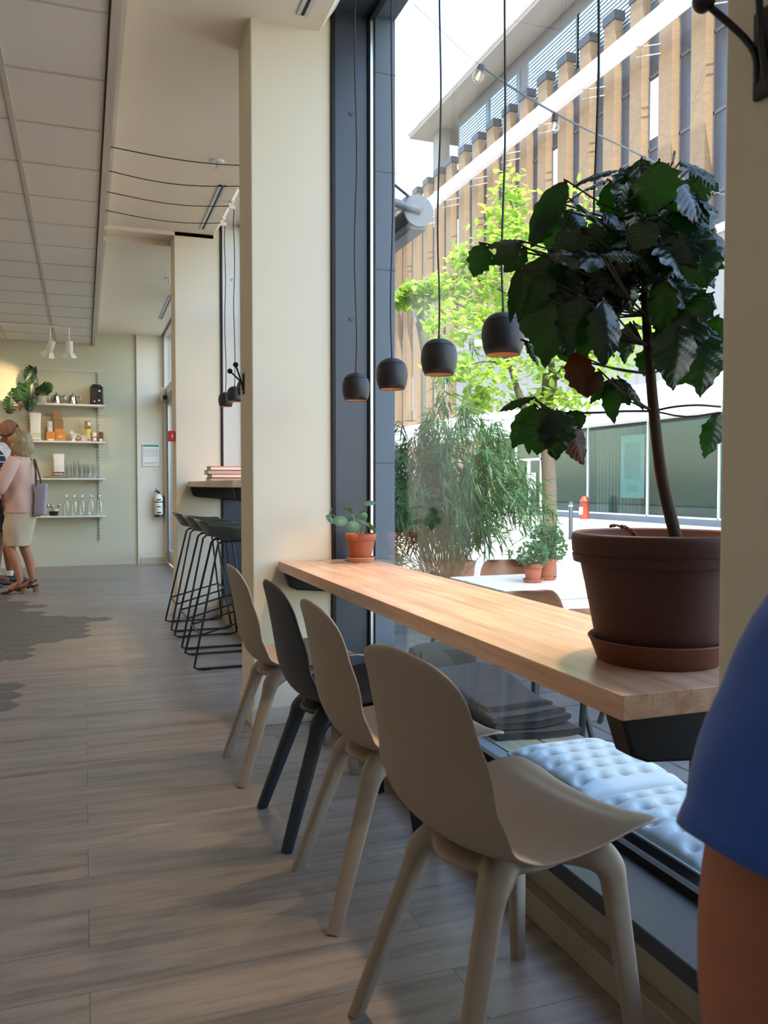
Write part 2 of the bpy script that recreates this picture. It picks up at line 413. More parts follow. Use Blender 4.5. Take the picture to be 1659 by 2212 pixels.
# ------------------------------------------------------------------ ceiling fittings
def diffuser(y0, y1, x0, lab):
    o = thing('slot_diffuser', lab, 'air vent', (x0+.05, (y0+y1)/2, ZC), 'slot diffusers in the plaster ceiling')
    b = MB(); b.box(x0, x0+.018, y0, y1, ZC-.006, ZC+.002); b.box(x0+.034, x0+.052, y0, y1, ZC-.006, ZC+.002); b.box(x0, x0+.052, y0, y0+.015, ZC-.006, ZC+.002)
    b.build('frame', ALU, o)
    MB().box(x0+.018, x0+.034, y0+.015, y1, ZC-.003, ZC+.002).build('slot', BLACK, o)
diffuser(2.3, 3.68, .915, 'long slot air vent in the ceiling beside the near window')
diffuser(5.92, 6.98, .915, 'long slot air vent in the ceiling above the bar stools')
diffuser(9.55, 10.9, .915, 'long slot air vent in the ceiling by the far glass door')
def sprinkler(p, lab):
    o = thing('sprinkler', lab, 'sprinkler', p)
    MB().lathe([(.045, 0), (.04, -.008), (.012, -.01), (.012, 0)], p, 18).build('escutcheon', WHITE, o, smooth=True)
    MB().lathe([(.008, 0), (.008, -.045), (.02, -.047), (.02, -.052), (0, -.053)], p, 12).build('head', ALU, o, smooth=True)
sprinkler((.84, 5.5, ZC), 'white sprinkler head beside the slot vent above the bar stools')
sprinkler((.84, 8.75, ZC), 'white sprinkler head in the far bay by the glass door')
sprinkler((-.93, 8.45, ZT), 'sprinkler head in the tile ceiling behind the round speaker')
p = (-.93, 7.95, ZT); b = MB(); b.lathe([(0, -.012), (.12, -.012), (.135, -.004), (.138, .004)], p, 36)
tag(b.build('ceiling_speaker', WHITE, smooth=True), 'flat round white speaker in the tile ceiling', 'speaker')
# ------------------------------------------------------------------ pendants
def pendant(x, y, zr, label, group, cable_y=None, glow=5.5):
    o = thing('pendant_lamp', label, 'lamp', (x, y, zr), group)
    R = .0585
    prof = [(.0465, 0), (.0535, .018), (.0575, .038), (.0585, .055), (.0565, .074), (.0500, .0905)]
    MB().lathe(prof+[(.0500, .0905)], (x, y, zr), 40, cap=False).build('lamp_shade', SHADE, o, smooth=True, solid=-.0025, angle=60)
    MB().lathe([(.0493, .092), (.040, .103), (.026, .111), (.010, .1145), (.004, .115), (.004, .122), (0, .122)], (x, y, zr), 40, cap=False).build('shade_cap', SHADE, o, smooth=True)
    MB().lathe([(.0435, .0015), (.050, .018), (.054, .038), (.0545, .055), (.050, .075), (.03, .09), (.005, .092)], (x, y, zr), 32, cap=False).build('inner_shade', SHIN, o, smooth=True)
    MB().ball((x, y, zr+.055), .016, 12, 8).build('bulb', BULB, o, smooth=True)
    cy = y if cable_y is None else cable_y
    pts = [(x, y, zr+.12)]
    ph = random.random()*6
    for k in range(1, 12):
        z = lerp(zr+.12, ZC-.05, k/12); pts.append((x+.004*math.sin(ph+k*.9), y+.004*math.sin(ph*2+k*1.3), z))
    pts.append((x, y, ZC-.045)); 
    for k in range(0, 12):
        t = k/11; pts.append((lerp(x-.03, .165, t), y+.012*math.sin(ph+t*5), ZC-.035-.03*math.sin(PI*t)))
    MB().tube(crom(pts, 3), .0032, 6).build('cord', BLACK, o, smooth=True)
    b = MB(); b.box(x-.035, x+.012, y-.012, y+.012, ZC-.055, ZC-.03); b.tube([(x-.01, y, ZC-.03), (x-.01, y, ZC)], .006); b.lathe([(.022, -.006), (.022, 0)], (x-.01, y, ZC), 14)
    b.build('cord_clip', WHITE, o)
    MB().box(.165, .178, y-.008, y+.008, ZC-.048, ZC-.022).build('cord_plug', BLACK, o)
    l = bpy.data.lights.new('lamp_light', 'SPOT'); l.energy = glow; l.color = (1, .70, .42); l.spot_size = math.radians(88); l.spot_blend = .5; l.shadow_soft_size = .02
    lo = bpy.data.objects.new('lamp_light', l); COL.objects.link(lo); lo.location = (0, 0, .03); lo.parent = o
G1, G2 = 'black pendants over the near worktop', 'black pendants over the bar counter'
for y, lab in ((3.30, 'small black dome pendant farthest along the near worktop, in front of the blue-grey frame'),
               (2.87, 'black dome pendant second from the far end of the near worktop'),
               (2.44, 'black dome pendant hanging before the street lamp, midway along the near worktop'),
               (2.01, 'largest-looking black dome pendant, its side touched by the big plant'),
               (1.58, 'black pendant whose cord drops into the leaves of the big potted plant')):
    pendant(1.07, y, 1.467, lab, G1)
for y, lab in ((6.66, 'leftmost black pendant above the bar counter with books'), (6.24, 'middle black pendant above the bar counter, behind the coat hook'),
               (5.82, 'black pendant above the bar counter half hidden by the cream pillar'), (5.4, 'black pendant whose lamp hides behind the cream pillar, cord along the ceiling')):
    pendant(1.07, y, 1.74, lab, G2)
# ------------------------------------------------------------------ worktops
def bracket(y, x0, z, parent):
    b = MB(); b.prism([(x0-.012, z), (1.27, z), (1.27, z-.115), (x0+.045, z-.085), (x0+.012, z-.072)], 'y', y, y+.055)
    b.build('bracket', BRKT, parent, bevel=.006)
def worktop(name, x0, y0, y1, zt, lab, ys):
    o = thing(name, lab, 'counter', ((x0+1.28)/2, (y0+y1)/2, zt-.044))
    MB().box(x0, 1.284, y0, y1, zt-.044, zt).build('worktop', ASH, o, bevel=.002)
    for y in ys: bracket(y, x0+.025, zt-.044, o)
    return o
worktop('window_counter', .842, 1.155, 3.765, .764, 'long pale ash window worktop with the big terracotta pot on its near end', (1.175, 3.68))
worktop('bar_counter', .82, 4.9, 7.11, 1.145, 'higher pale wood bar counter with a stack of books, behind the cream pillar', (4.92, 7.03))
# coat hooks on two pillars
def hook(y, z, lab):
    o = thing('coat_hook', lab, 'coat hook', (.727, y, z), 'black ball coat hooks')
    b = MB(); b.prism([(y-.014, z-.05), (y+.014, z-.05), (y+.014, z+.05), (y-.014, z+.05)], 'x', .719, .727); b.build('back_plate', BLK, o, bevel=.004)
    for s, dx, dz in ((-1, -.045, .085), (1, -.062, .062)):
        MB().tube(crom([(.721, y+s*.006, z-.03), (.712, y+s*.008, z+.01), (.727+dx, y+s*.03, z+dz)], 5), .004, 8).build('hook_arm', BLK, o, smooth=True)
        MB().ball((.727+dx, y+s*.03, z+dz), .0128, 18, 12).build('hook_ball', BLK, o, smooth=True)
hook(3.98, 1.60, 'black coat hook with two balls on the cream pillar beyond the chairs')
hook(.745, 1.60, 'black coat hook with two balls on the nearest pillar at upper right')
# ------------------------------------------------------------------ shell chairs
def seat_pt(u, v):
    CL = [(.000, .478, .438), (.05, .455, .449), (.14, .40, .449), (.28, .30, .437), (.41, .20, .425), (.52, .12, .428), (.60, .07, .455), (.67, .040, .515), (.76, .022, .60), (.87, .006, .70), (.95, -.008, .775), (1.0, -.014, .812)]
    for i in range(len(CL)-1):
        if v <= CL[i+1][0]+1e-9:
            a, b = CL[i], CL[i+1]; p = CL[max(0, i-1)]; n = CL[min(len(CL)-1, i+2)]
            t = (v-a[0])/(b[0]-a[0]); c = []
            for k in (1, 2):
                ma = (b[k]-p[k])/(b[0]-p[0])*(b[0]-a[0]) if b[0] != p[0] else b[k]-a[k]
                mb = (n[k]-a[k])/(n[0]-a[0])*(b[0]-a[0])
                c.append((2*t**3-3*t**2+1)*a[k]+(t**3-2*t**2+t)*ma+(-2*t**3+3*t**2)*b[k]+(t**3-t**2)*mb)
            x, z = c; break
    hw = interp([(0, .212), (.12, .224), (.3, .226), (.52, .222), (.62, .216), (.76, .204), (.87, .188), (1, .166)], v)
    # rounded corners
    if v > .93: hw -= .065*(1-math.sqrt(max(0, 1-((v-.93)/.07)**2)))
    if v < .07: hw -= .045*(1-math.sqrt(max(0, 1-((.07-v)/.07)**2)))
    y = u*hw; e = abs(u)**2.2
    up = interp([(0, .016), (.1, .020), (.3, .016), (.45, .020), (.55, .030), (.64, .03), (.72, .0), (1, 0)], v)
    fw = interp([(0, 0), (.4, 0), (.55, .012), (.64, .034), (.76, .044), (.88, .030), (1, .012)], v)
    dip = -.006*(1-u*u) if v < .12 else 0
    if v > .9: z -= .012*abs(u)**2*((v-.9)/.1)
    return Vector((x+e*fw, y, z+e*up+dip))
def make_chair(mat, label, inst):
    o = thing('shell_chair', label, 'chair', (0, 0, 0), 'shell chairs along the window worktop')
    b = MB(); b.grid(lambda i, j: seat_pt(i*2-1, j), 16, 34)
    b.build('seat_shell', mat, o, smooth=True, angle=0, solid=.009, sub=1, off=0)
    def foot(sx, sy):
        a, c = [Vector((x, y*sy, z)) for x, y, z in (((0, .185, 0), (.108, .131, .32)) if sx < 0 else ((.432, .187, 0), (.398, .155, .32)))]
        c = a.lerp(c, 1.04)
        bb = MB(); bb.tube([a.lerp(c, k/8) for k in range(9)], [lerp(.0180, .0245, k/8) for k in range(9)], 16, True, ell=((1, .35*sy, 0), .72), sq=.55)
        bb.build('leg', mat, o, smooth=True, angle=50)
    for sx in (-1, 1):
        for sy in (-1, 1): foot(sx, sy)
    # moulded carrier: dish, four broad arms and the leg sockets fused into one skin
    b = MB(); b.ball((.245, 0, .388), 1, 36, 14, (.155, .135, .026))
    for sx in (-1, 1):
        for sy in (-1, 1):
            if sx < 0: q = [(.088, .141, .26), (.108, .131, .32), (.122, .123, .362), (.150, .104, .385), (.19, .06, .388), (.25, 0, .388)]
            else: q = [(.4025, .1595, .26), (.398, .155, .32), (.391, .148, .362), (.368, .126, .388), (.32, .07, .390), (.25, 0, .388)]
            P_ = crom([Vector((x, y*sy, z)) for x, y, z in q], 4); n_ = len(P_)
            b.tube(P_, [interp([(0, .0195), (.24, .0262), (.42, .031), (.58, .035), (.75, .034), (1, .028)], k/(n_-1)) for k in range(n_)], 16, True, ell=((1, .35*sy, 0), .78), sq=.7)
    o2 = b.build('seat_support', mat, o, smooth=True, angle=0)
    md = o2.modifiers.new('r', 'REMESH'); md.mode = 'VOXEL'; md.voxel_size = .0045; md.use_smooth_shade = True
    md = o2.modifiers.new('s', 'SMOOTH'); md.factor = .6; md.iterations = 14
    return o
ch = make_chair(BEIGE, 'beige shell chair farthest from the viewer, beside the cream pillar', 0)
def chair(src, x, y, rz, lab, group='beige shell chairs along the window worktop'):
    c = copy_tree(src); c.location = (x, y, 0); c.rotation_euler = (0, 0, math.radians(rz)); c['label'] = lab; c['group'] = group; return c
ch.location = (.538, 3.205, 0); ch['group'] = 'beige shell chairs along the window worktop'
nv = make_chair(NAVY, 'dark navy shell chair, the only dark one at the window worktop', 1)
nv.location = (.566, 2.62, 0); del nv['group']
chair(ch, .571, 2.13, 0, 'beige shell chair between the navy chair and the nearest chair')
chair(ch, .558, 1.447, 9.5, 'nearest and largest-looking beige shell chair, its whole back seen')
# seat of the person at the right edge
chair(ch, .42, .12, -5, 'beige shell chair under the person in the blue shirt')
# ------------------------------------------------------------------ bar stools
def make_stool():
    o = thing('bar_stool', 'x', 'stool', (0, 0, 0), 'dark bar stools in front of the bar counter')
    def sh(i, j):
        u = i*2-1; v = j
        x = interp([(0, .47), (.15, .45), (.5, .27), (.8, .11), (1, .055)], v); hw = interp([(0, .17), (.2, .20), (.5, .215), (.8, .195), (1, .155)], v)
        z = interp([(0, .80), (.12, .79), (.5, .765), (.75, .80), (1, .895)], v)
        return Vector((x-.02*u*u*(1-v), u*hw, z+abs(u)**2.4*interp([(0, .03), (.25, .075), (.5, .098), (.8, .07), (1, .0)], v)))
    b = MB(); b.grid(sh, 14, 18); b.build('seat_shell', OLIVE, o, smooth=True, angle=0, solid=.012, sub=1, off=0)
    fx, fy, tx0, tx1, ty, zt = .46, .235, .17, .36, .13, .768
    for s in (-1, 1):
        pts = [(tx0+.08, s*ty, zt), (tx0+.02, s*ty, zt), (tx0-.004, s*(ty+.003), zt-.02), (.012, s*(fy-.004), .05), (.006, s*fy, .02), (.03, s*fy, .009), (fx-.03, s*fy, .009), (fx-.004, s*fy, .02), (fx-.006, s*(fy-.004), .05), (tx1+.004, s*(ty+.003), zt-.02), (tx1-.02, s*ty, zt), (tx1-.08, s*ty, zt), (tx0+.08, s*ty, zt)]
        MB().tube(pts, .0075, 8).build('sled_frame', BLK, o, smooth=True)
        t = .27; r = Vector((lerp(.0, tx0, t), s*lerp(fy, ty, t), zt*t)); t2 = .40; q = Vector((lerp(fx, tx1, t2), s*lerp(fy, ty, t2), zt*t2))
        MB().tube([r, q], .006, 8).build('side_rail', BLK, o)
        for gx in (.05, fx-.10): MB().box(gx, gx+.05, s*fy-.010, s*fy+.010, 0, .012).build('glide', BLACK, o)
    r = lambda x0, x1, t: [Vector((lerp(x0, x1, t), s*lerp(fy, ty, t), zt*t)) for s in (-1, 1)]
    MB().tube(r(0, tx0, .27), .006, 8).build('rear_rail', BLK, o)
    MB().tube(r(fx, tx1, .40), .008, 8).build('foot_rail', BLK, o)
    return o
st = make_stool()
for i, (y, lab) in enumerate(((5.27, 'nearest dark bar stool, at the cream pillar'), (5.94, 'middle dark bar stool of the row of three'), (6.66, 'farthest dark bar stool of the row of three'))):
    c = st if i == 0 else copy_tree(st); c.location = (.605, y, 0); c['label'] = lab
# ------------------------------------------------------------------ books on the bar counter
cols = ['6d2a26', '8c3a34', '33302e', 'b8433a', '57423a']; z = 1.145; PAPER = pm('book_pages', 'e9dccb', .8, var=.04, vs=90)
names = ['lowest of the four books stacked on the bar counter', 'second book from the bottom of the stack on the bar counter', 'second book from the top of the stack on the bar counter', 'topmost reddish book of the stack on the bar counter']
for k, (x0, y0, dx, dy, h) in enumerate(((.845, 5.95, .32, .25, .022), (.85, 5.93, .31, .25, .026), (.835, 6.0, .27, .22, .030), (.85, 5.99, .26, .21, .028))):
    o = thing('book', names[k], 'book', (x0+dx/2, y0+dy/2, z), 'books on the bar counter')
    cv = pm('book_cover_%d' % k, cols[k], .5)
    b = MB(); b.box(x0, x0+dx, y0, y0+dy, z, z+.003); b.box(x0, x0+dx, y0, y0+dy, z+h-.003, z+h); b.box(x0+dx-.004, x0+dx, y0, y0+dy, z, z+h); b.build('cover', cv, o)
    MB().box(x0+.004, x0+dx-.005, y0+.004, y0+dy-.004, z+.003, z+h-.003).build('pages', PAPER, o); z += h
# ------------------------------------------------------------------ plants on the worktop
def pot(o, c, R, r, h, band, mat, srad=None, sh=None, smat=None):
    x, y, z = c; z1 = z+(.012 if srad else 0)
    prof = [(r*.96, 0), (r, .004), (R*.9-(R*.9-r)*.25, h-band-.004-(h-band)*.22), (R*.905, h-band), (R*.985, h-band+.003), (R, h-band*.72), (R*.985, h-band*.68), (R*1.0, h-band*.62), (R*1.01, h-.012), (R, h-.003), (R*.97, h), (R*.92, h-.003), (R*.90, h-.02), (R*.88, h-.03)]
    MB().lathe(prof, (x, y, z1), 64, cap=False).build('pot', mat, o, smooth=True, angle=50)
    MB().lathe([(0, h-.016), (R*.5, h-.014), (R*.9, h-.022)], (x, y, z1), 40, cap=False).build('soil', SOIL, o, smooth=True)
    if srad: MB().lathe([(0, 0), (srad*.84, 0), (srad*.87, .004), (srad*.96, sh*.8), (srad, sh), (srad*.985, sh+.003), (srad*.95, sh), (srad*.86, .010), (0, .010)], (x, y, z), 64, cap=False).build('saucer', smat or mat, o, smooth=True, angle=50)
PC = Vector((1.085, 1.375, .764))
cp = thing('potted_coffee_plant', 'big plant with dark wavy leaves in a terracotta pot on the near worktop end', 'plant', PC)
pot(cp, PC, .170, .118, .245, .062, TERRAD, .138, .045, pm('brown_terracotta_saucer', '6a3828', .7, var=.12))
def leaf(b, B, T, w, nrm, wav=.08, ripple=.004, droop=.12, n=14, m=8, fold=.25, prof=None):
    B = Vector(B); T = Vector(T); L = (T-B).length; d = (T-B)/L; N = (nrm-d*nrm.dot(d))
    if N.length < 1e-3: N = d.orthogonal()
    N.normalize(); S = d.cross(N); ph = random.random()*6; tw = random.uniform(-.5, .5)
    def fn(i, j):
        u = i*2-1; t = j
        ww = w/2*((math.sin(PI*min(1, t**.82))**.75 if 0 < t < 1 else 0) if not prof else prof(t))*(1+wav*math.sin(t*30+ph+(1.3 if u > 0 else 0))*abs(u)**2)
        a = tw*t; Sx = S*math.cos(a)+N*math.sin(a); Nx = N*math.cos(a)-S*math.sin(a)
        hgt = -fold*ww*abs(u)**1.3+ripple*math.sin((t-abs(u)*.22)*52)*(min(1, abs(u)*3))*(1-abs(u)**6*.3)+droop*L*4*t*(1-t)*.5
        hgt += .35*w*wav*math.sin(t*22+ph)*abs(u)**3
        return B+d*(L*t)+Sx*(u*ww)+Nx*hgt
    b.grid(fn, m, n)
SCL = 2.765
lst = [(945,130,655,235,95,.05),(1075,100,945,235,120,-.05),(1170,80,1120,415,280,-.10),(1250,90,1265,15,45,0),(1290,90,1500,175,110,.05),(1350,130,1530,260,140,.08),
(870,190,620,330,150,.08),(880,195,960,430,200,.06),(650,310,872,525,200,-.10),(620,195,390,570,150,0),(590,330,400,600,110,.03),(600,370,740,520,170,.09),
(1000,400,1130,430,90,.06),(370,560,120,600,100,-.02),(350,580,160,700,120,-.05),(130,570,62,775,150,.02),(380,600,240,745,110,.04),(500,640,330,1040,230,-.07),(340,700,280,1055,70,-.1),
(880,690,470,640,220,-.12),(720,480,560,640,200,-.08),(830,645,1065,650,130,-.15),(990,560,870,600,100,-.12),(1130,430,1000,620,170,-.1),(1180,420,1130,640,210,-.05),
(1250,300,1385,270,90,0),(1400,300,1530,390,170,-.05),(1250,380,1400,720,300,-.05),(1100,620,1320,980,320,-.02),(1400,700,1500,840,150,0),(840,900,840,1310,210,-.14),
(700,880,640,1240,210,-.1),(450,910,380,1140,170,0),(520,900,490,1320,190,-.08),(370,1150,450,1300,80,.05),(1000,1040,960,1290,160,.05),(1020,1040,1170,1160,130,.08),
(1270,1040,1250,1450,270,-.08),(1400,1060,1420,1490,260,-.02),(1520,1000,1500,1390,200,.05),(900,1380,760,1530,110,0),(870,1400,905,1650,95,-.03),(900,1380,1000,1540,110,.02),
(930,1370,1080,1570,50,-.02),(1100,1200,1080,1365,120,.08),(430,1490,212,1575,65,-.03),(430,1530,292,1800,130,0),(480,1550,440,1835,230,-.05),(560,1560,570,1845,210,-.06),
(640,1570,705,1680,120,0),(530,1790,562,1865,70,.02),(420,1600,392,1830,110,.04),(1530,1580,1440,1855,150,.05),(1300,560,1480,760,200,.02),(760,620,820,900,240,-.02),(620,700,560,960,230,-.04),
(960,720,1000,1000,180,0),(1150,760,1200,1040,240,.04),(1300,820,1380,1080,260,.03),(600,1000,640,1250,220,.02),(900,480,760,640,200,.0),(1440,480,1520,700,200,.03),(1030,500,1240,520,160,.02),(700,560,600,760,240,.05),(900,760,760,960,240,.03),(1060,300,1260,420,170,.04),(1330,200,1420,420,180,.04),(480,760,520,980,200,.05),(1180,560,1320,800,280,-.08),(1080,480,1160,760,240,-.04),(1360,520,1460,840,260,-.06),(880,620,1010,900,240,.04),(760,980,900,1250,200,.04),(1200,980,1330,1260,200,.03),(560,760,700,1030,220,-.03),(660,640,640,900,230,.02)]
wit = [(660,1220,745,1495,150,-.04),(820,1330,745,1490,90,-.07),(620,1650,722,1895,150,-.02)]
nodes = [W(1000+x/SCL, 320+y/SCL, f) for x, y, f in ((1195,2000,1.665),(1165,1800,1.66),(1140,1570,1.655),(1120,1350,1.65),(1105,1180,1.645),(1095,1000,1.64),(1088,860,1.635),(1082,700,1.63),(1078,560,1.62),(1070,420,1.61),(1065,330,1.61))]
b = MB(); b.tube(crom([PC+Vector((.03, -.02, .23))]+nodes, 3), [lerp(.0125, .004, (i/33)**1.2) for i in range(34)][:len(crom([PC]+nodes, 3))], 10); b.build('trunk', TWIG, cp, smooth=True)
bl, bw, br = MB(), MB(), MB()
random.seed(11)
# inner leaves of the crown: three overlapping masses
for cx_, cy_, rx_, ry_, n_ in ((820, 640, 330, 260, 22), (1270, 640, 240, 420, 26), (700, 980, 230, 260, 16), (1340, 1050, 190, 300, 12), (1120, 330, 330, 170, 12)):
    for q in range(n_):
        a = random.random()*2*PI; r = math.sqrt(random.random())*.85; x = cx_+rx_*r*math.cos(a); y = cy_+ry_*r*math.sin(a); L_ = random.uniform(230, 340); t_ = random.uniform(-1.1, 1.1)
        if 1000 < x < 1180 and y > 720: continue
        lst.append((x-L_*.35*math.sin(t_), y-L_*.45, x+L_*.4*math.sin(t_), y+L_*.45*math.cos(t_)+20, random.uniform(150, 240), random.uniform(-.08, .16)))
def cl(p): p.x = min(p.x, 1.272); return p
for L_, bb in ((lst, bl), (wit, bw)):
    for (x0, y0, x1, y1, w, df) in L_:
        f = 1.60+df; lx = 1000+min(x0, x1)/SCL; rx = 1000+max(x0, x1)/SCL
        f = min(f, 1.262*1904/(rx-181))
        df2 = random.uniform(-.03, .03)
        B = cl(W(1000+x0/SCL, 320+y0/SCL, f)); T = cl(W(1000+x1/SCL, 320+y1/SCL, f+df2))
        wd = w/SCL*f/1790*1.16
        nrm = (-FW)*.75+Vector((0, 0, 1))*random.uniform(.3, .8)+Vector((random.uniform(-.4, .4), random.uniform(-.4, .4), 0))
        if abs(x1-x0) > abs(y1-y0): nrm += Vector((0, 0, .5))
        s0 = len(bb.v)
        leaf(bb, B, T, wd, nrm, wav=.085, ripple=.0017, droop=.12, n=30, m=12, fold=.18, prof=lambda t: interp([(0, 0), (.07, .42), (.24, .88), (.42, 1), (.6, .92), (.77, .62), (.9, .27), (1, 0)], t))
        for q in range(s0, len(bb.v)): bb.v[q].x = min(bb.v[q].x, 1.278)
        nd = min(nodes[2:], key=lambda p: (p-B).length+abs(p.z-(B.z-.06))*1.2)
        if y0 > 1450 and x0 < 800: nd = W(1000+560/SCL, 320+1575/SCL, 1.6)
        if y0 > 1450 and x0 > 1400: nd = nodes[2]
        mid = (nd+B)/2+Vector((0, 0, -.01)); br.tube(crom([nd, mid, B, B+(T-B)*.03], 3), .0019, 6)
br.tube(crom([nodes[2], W(1000+950/SCL, 320+1572/SCL, 1.63), W(1000+800/SCL, 320+1580/SCL, 1.62), W(1000+560/SCL, 320+1575/SCL, 1.6), W(1000+430/SCL, 320+1500/SCL, 1.6)], 4), .0024, 6)
br.tube(crom([nodes[2], W(1000+1260/SCL, 320+1545/SCL, 1.64), W(1000+1400/SCL, 320+1535/SCL, 1.64), W(1000+1540/SCL, 320+1545/SCL, 1.66)], 4), .0022, 6)
for q in br.v: q.x = min(q.x, 1.28)
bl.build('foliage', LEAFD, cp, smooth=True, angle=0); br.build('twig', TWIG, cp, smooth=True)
o = bw.build('withered_foliage', LEAFB, cp, smooth=True, angle=0); o['label'] = 'brown withered leaves'
b = MB(); leaf(b, W(1375, 1160, 1.60), W(1316, 1137, 1.57), .018, Vector((0, 0, 1)), droop=.3); b.build('fallen_leaf', LEAFB, cp, smooth=True)
# small round-leaved plant at the far end
PP = Vector((1.19, 3.60, .764))
pl = thing('potted_pilea', 'small terracotta pot with round green leaves at the far end of the worktop', 'plant', PP)
pot(pl, PP, .0715, .046, .118, .031, TERRA, .066, .02, pm('pale_terracotta', 'c0805e', .75))
bl, bs = MB(), MB()
def disc(px, py, r, nrm, f, e=1.0, ang=0):
    C = W(690+px/9.76, 1060+py/9.76, f); C.x = min(C.x, 1.27); N = Vector(nrm).normalized(); U = N.orthogonal().normalized(); V = N.cross(U)
    R_ = r*f/1790/9.76
    def fn(i, j):
        a = 2*PI*i; q = j*R_; return C+(U*math.cos(a)+V*math.sin(a)*e)*q-N*(.25*q*q/R_)
    bl.grid(fn, 20, 4)
    base = PP+Vector((random.uniform(-.012, .012), random.uniform(-.012, .012), .11))
    bs.tube(crom([base, (base+C)/2+Vector((0, 0, .012)), C], 4), .0012, 5)
to = -FW
fz = 3.72
disc(440, 610, 155, to*.8+Vector((.1, 0, .75)), fz-.06); disc(700, 735, 145, to*.9+Vector((0, 0, .6)), fz-.09); disc(205, 470, 130, Vector((-.9, .35, .3)), fz); disc(205, 620, 120, Vector((-.5, .6, -.6)), fz+.03)
disc(590, 355, 110, Vector((.2, .3, 1)), fz+.06); disc(665, 430, 60, Vector((.8, .3, .5)), fz+.06); disc(780, 520, 65, Vector((-.8, -.2, .4)), fz); disc(1040, 230, 140, Vector((-.2, -.35, 1)), fz+.05); disc(910, 430, 85, Vector((.1, .2, 1)), fz+.05)
disc(940, 525, 80, to+Vector((0, 0, .3)), fz); disc(950, 650, 145, Vector((.5, -.2, .9)), fz-.03); disc(1110, 740, 130, Vector((.75, .1, .6)), fz+.02)
bl.build('foliage', LEAFP, pl, smooth=True, angle=0); bs.build('stems', pm('green_stem', '7a8a4a', .6), pl)
# ------------------------------------------------------------------ wall shelves
def FX(px): # x on the far wall front of shelf
    return W(px, 1048, 11.4).x
def SZ(py, f=11.35): return W(200, py, f).z
Y1 = 12.2; YS = 11.94
zs = [SZ(875), SZ(954), SZ(1033), SZ(1113)]
X0, X1 = -.80, .28
for i, z in enumerate(zs):
    o = thing('wall_shelf', ['top white wall shelf with the monstera and the coffee grinder', 'second white wall shelf with cardboard boxes and the dripper', 'third white wall shelf with stacked glasses', 'lowest white wall shelf with the row of glass bottles'][i], 'shelf', ((X0+X1)/2, 12.07, z), 'white shelves on the far wall')
    MB().box(X0, X1, YS, 12.18, z-.022, z).build('shelf_board', WHITE, o, bevel=.002)
    for x in (-.70, .20):
        MB().prism([(12.19, z-.022), (YS+.03, z-.022), (YS+.03, z-.03), (12.17, z-.075), (12.19, z-.075)], 'x', x-.006, x+.006).build('shelf_bracket', WHITE, o)
o = thing('shelf_rail', 'white perforated wall rail and uprights carrying the shelves', 'shelf rail', (-.25, 12.19, SZ(800)))
zr = SZ(801, 11.5); RAIL = pm('sage_white_rail', 'cfcbb8', .5)
MB().box(-.93, .30, 12.188, 12.199, zr-.026, zr+.026).build('top_rail', RAIL, o)
SLOT = pm('slot_shadow', '6a6a60', .8)
for x in (-.70, .20):
    MB().box(x-.0125, x+.0125, 12.18, 12.2, SZ(1168, 11.5), zr).build('upright', RAIL, o)
    b = MB(); z = SZ(1168, 11.5)+.02
    while z < zr-.05: b.box(x-.005, x+.005, 12.178, 12.181, z, z+.022); z += .045
    b.build('upright_slots', SLOT, o)
def FP(px, py): return W(px, py, 11.35)
STEEL = pm('brushed_steel', 'b8b2a8', .22, metal=1, var=.1)
KRAFT = pm('kraft_cardboard', '9a7550', .8); ORANGE = pm('orange_cardboard', 'd9904a', .75); PINK = pm('pale_pink_card', 'd8bfae', .8)
CUPW = pm('white_porcelain', 'efeadf', .3); CLEAR = glassmat('clear_drinking_glass', (.985, .995, .99, 1), 1.45, base=.03)
PAPERW = pm('white_paper_bag', 'e8e4dc', .6); REDLAB = pm('dark_red_label', '6e2430', .6); BLABEL = pm('white_label', 'f2efe6', .6); YEL = pm('yellow_label', 'e2d25a', .6)
def onshelf(px, k, dy=.12): p = W(px, 1048, 11.35+dy-.12); return Vector((p.x, YS+dy, zs[k]))
S = 11.35/1790
# kettles
for px, lab in ((125, 'left stainless steel kettle on the top wall shelf'), (159, 'right stainless steel kettle on the top wall shelf')):
    p = onshelf(px, 0); o = thing('kettle', lab, 'kettle', p, 'steel kettles on the top shelf')
    MB().lathe([(0,0),(.062,0),(.064,.01),(.046,.105),(.044,.115)], p, 28).build('body', STEEL, o, smooth=True)
    MB().lathe([(.046,.113),(.040,.125),(.012,.132),(.008,.138),(.012,.148),(.006,.156),(0,.157)], p, 24).build('lid', STEEL, o, smooth=True)
    MB().tube(crom([p+Vector((.045,0,.10)), p+Vector((.085,0,.11)), p+Vector((.105,0,.08)), p+Vector((.09,0,.03)), p+Vector((.06,0,.02))], 4), .006, 8).build('handle', STEEL, o, smooth=True)
    MB().tube(crom([p+Vector((-.05,0,.03)), p+Vector((-.085,0,.06)), p+Vector((-.09,0,.11)), p+Vector((-.11,0,.125))], 4), .005, 8).build('spout', STEEL, o, smooth=True)
p = onshelf(142, 0, .17); o = thing('glass_carafe', 'clear glass carafe between the two steel kettles', 'carafe', p)
MB().lathe([(.045,0),(.045,.05),(.02,.09),(.022,.15)], p, 24, cap=False).build('body', CLEAR, o, smooth=True, solid=.002)
MB().lathe([(.047,.0),(.047,.02),(.045,.02)], p, 24).build('coaster', PINK, o)
p = onshelf(111, 0); tag(MB().lathe([(.02,.0),(.026,.002),(.028,.10)], p, 20, cap=False).build('drinking_glass', CLEAR, smooth=True, solid=.002), 'single clear glass beside the planter on the top wall shelf', 'glass')
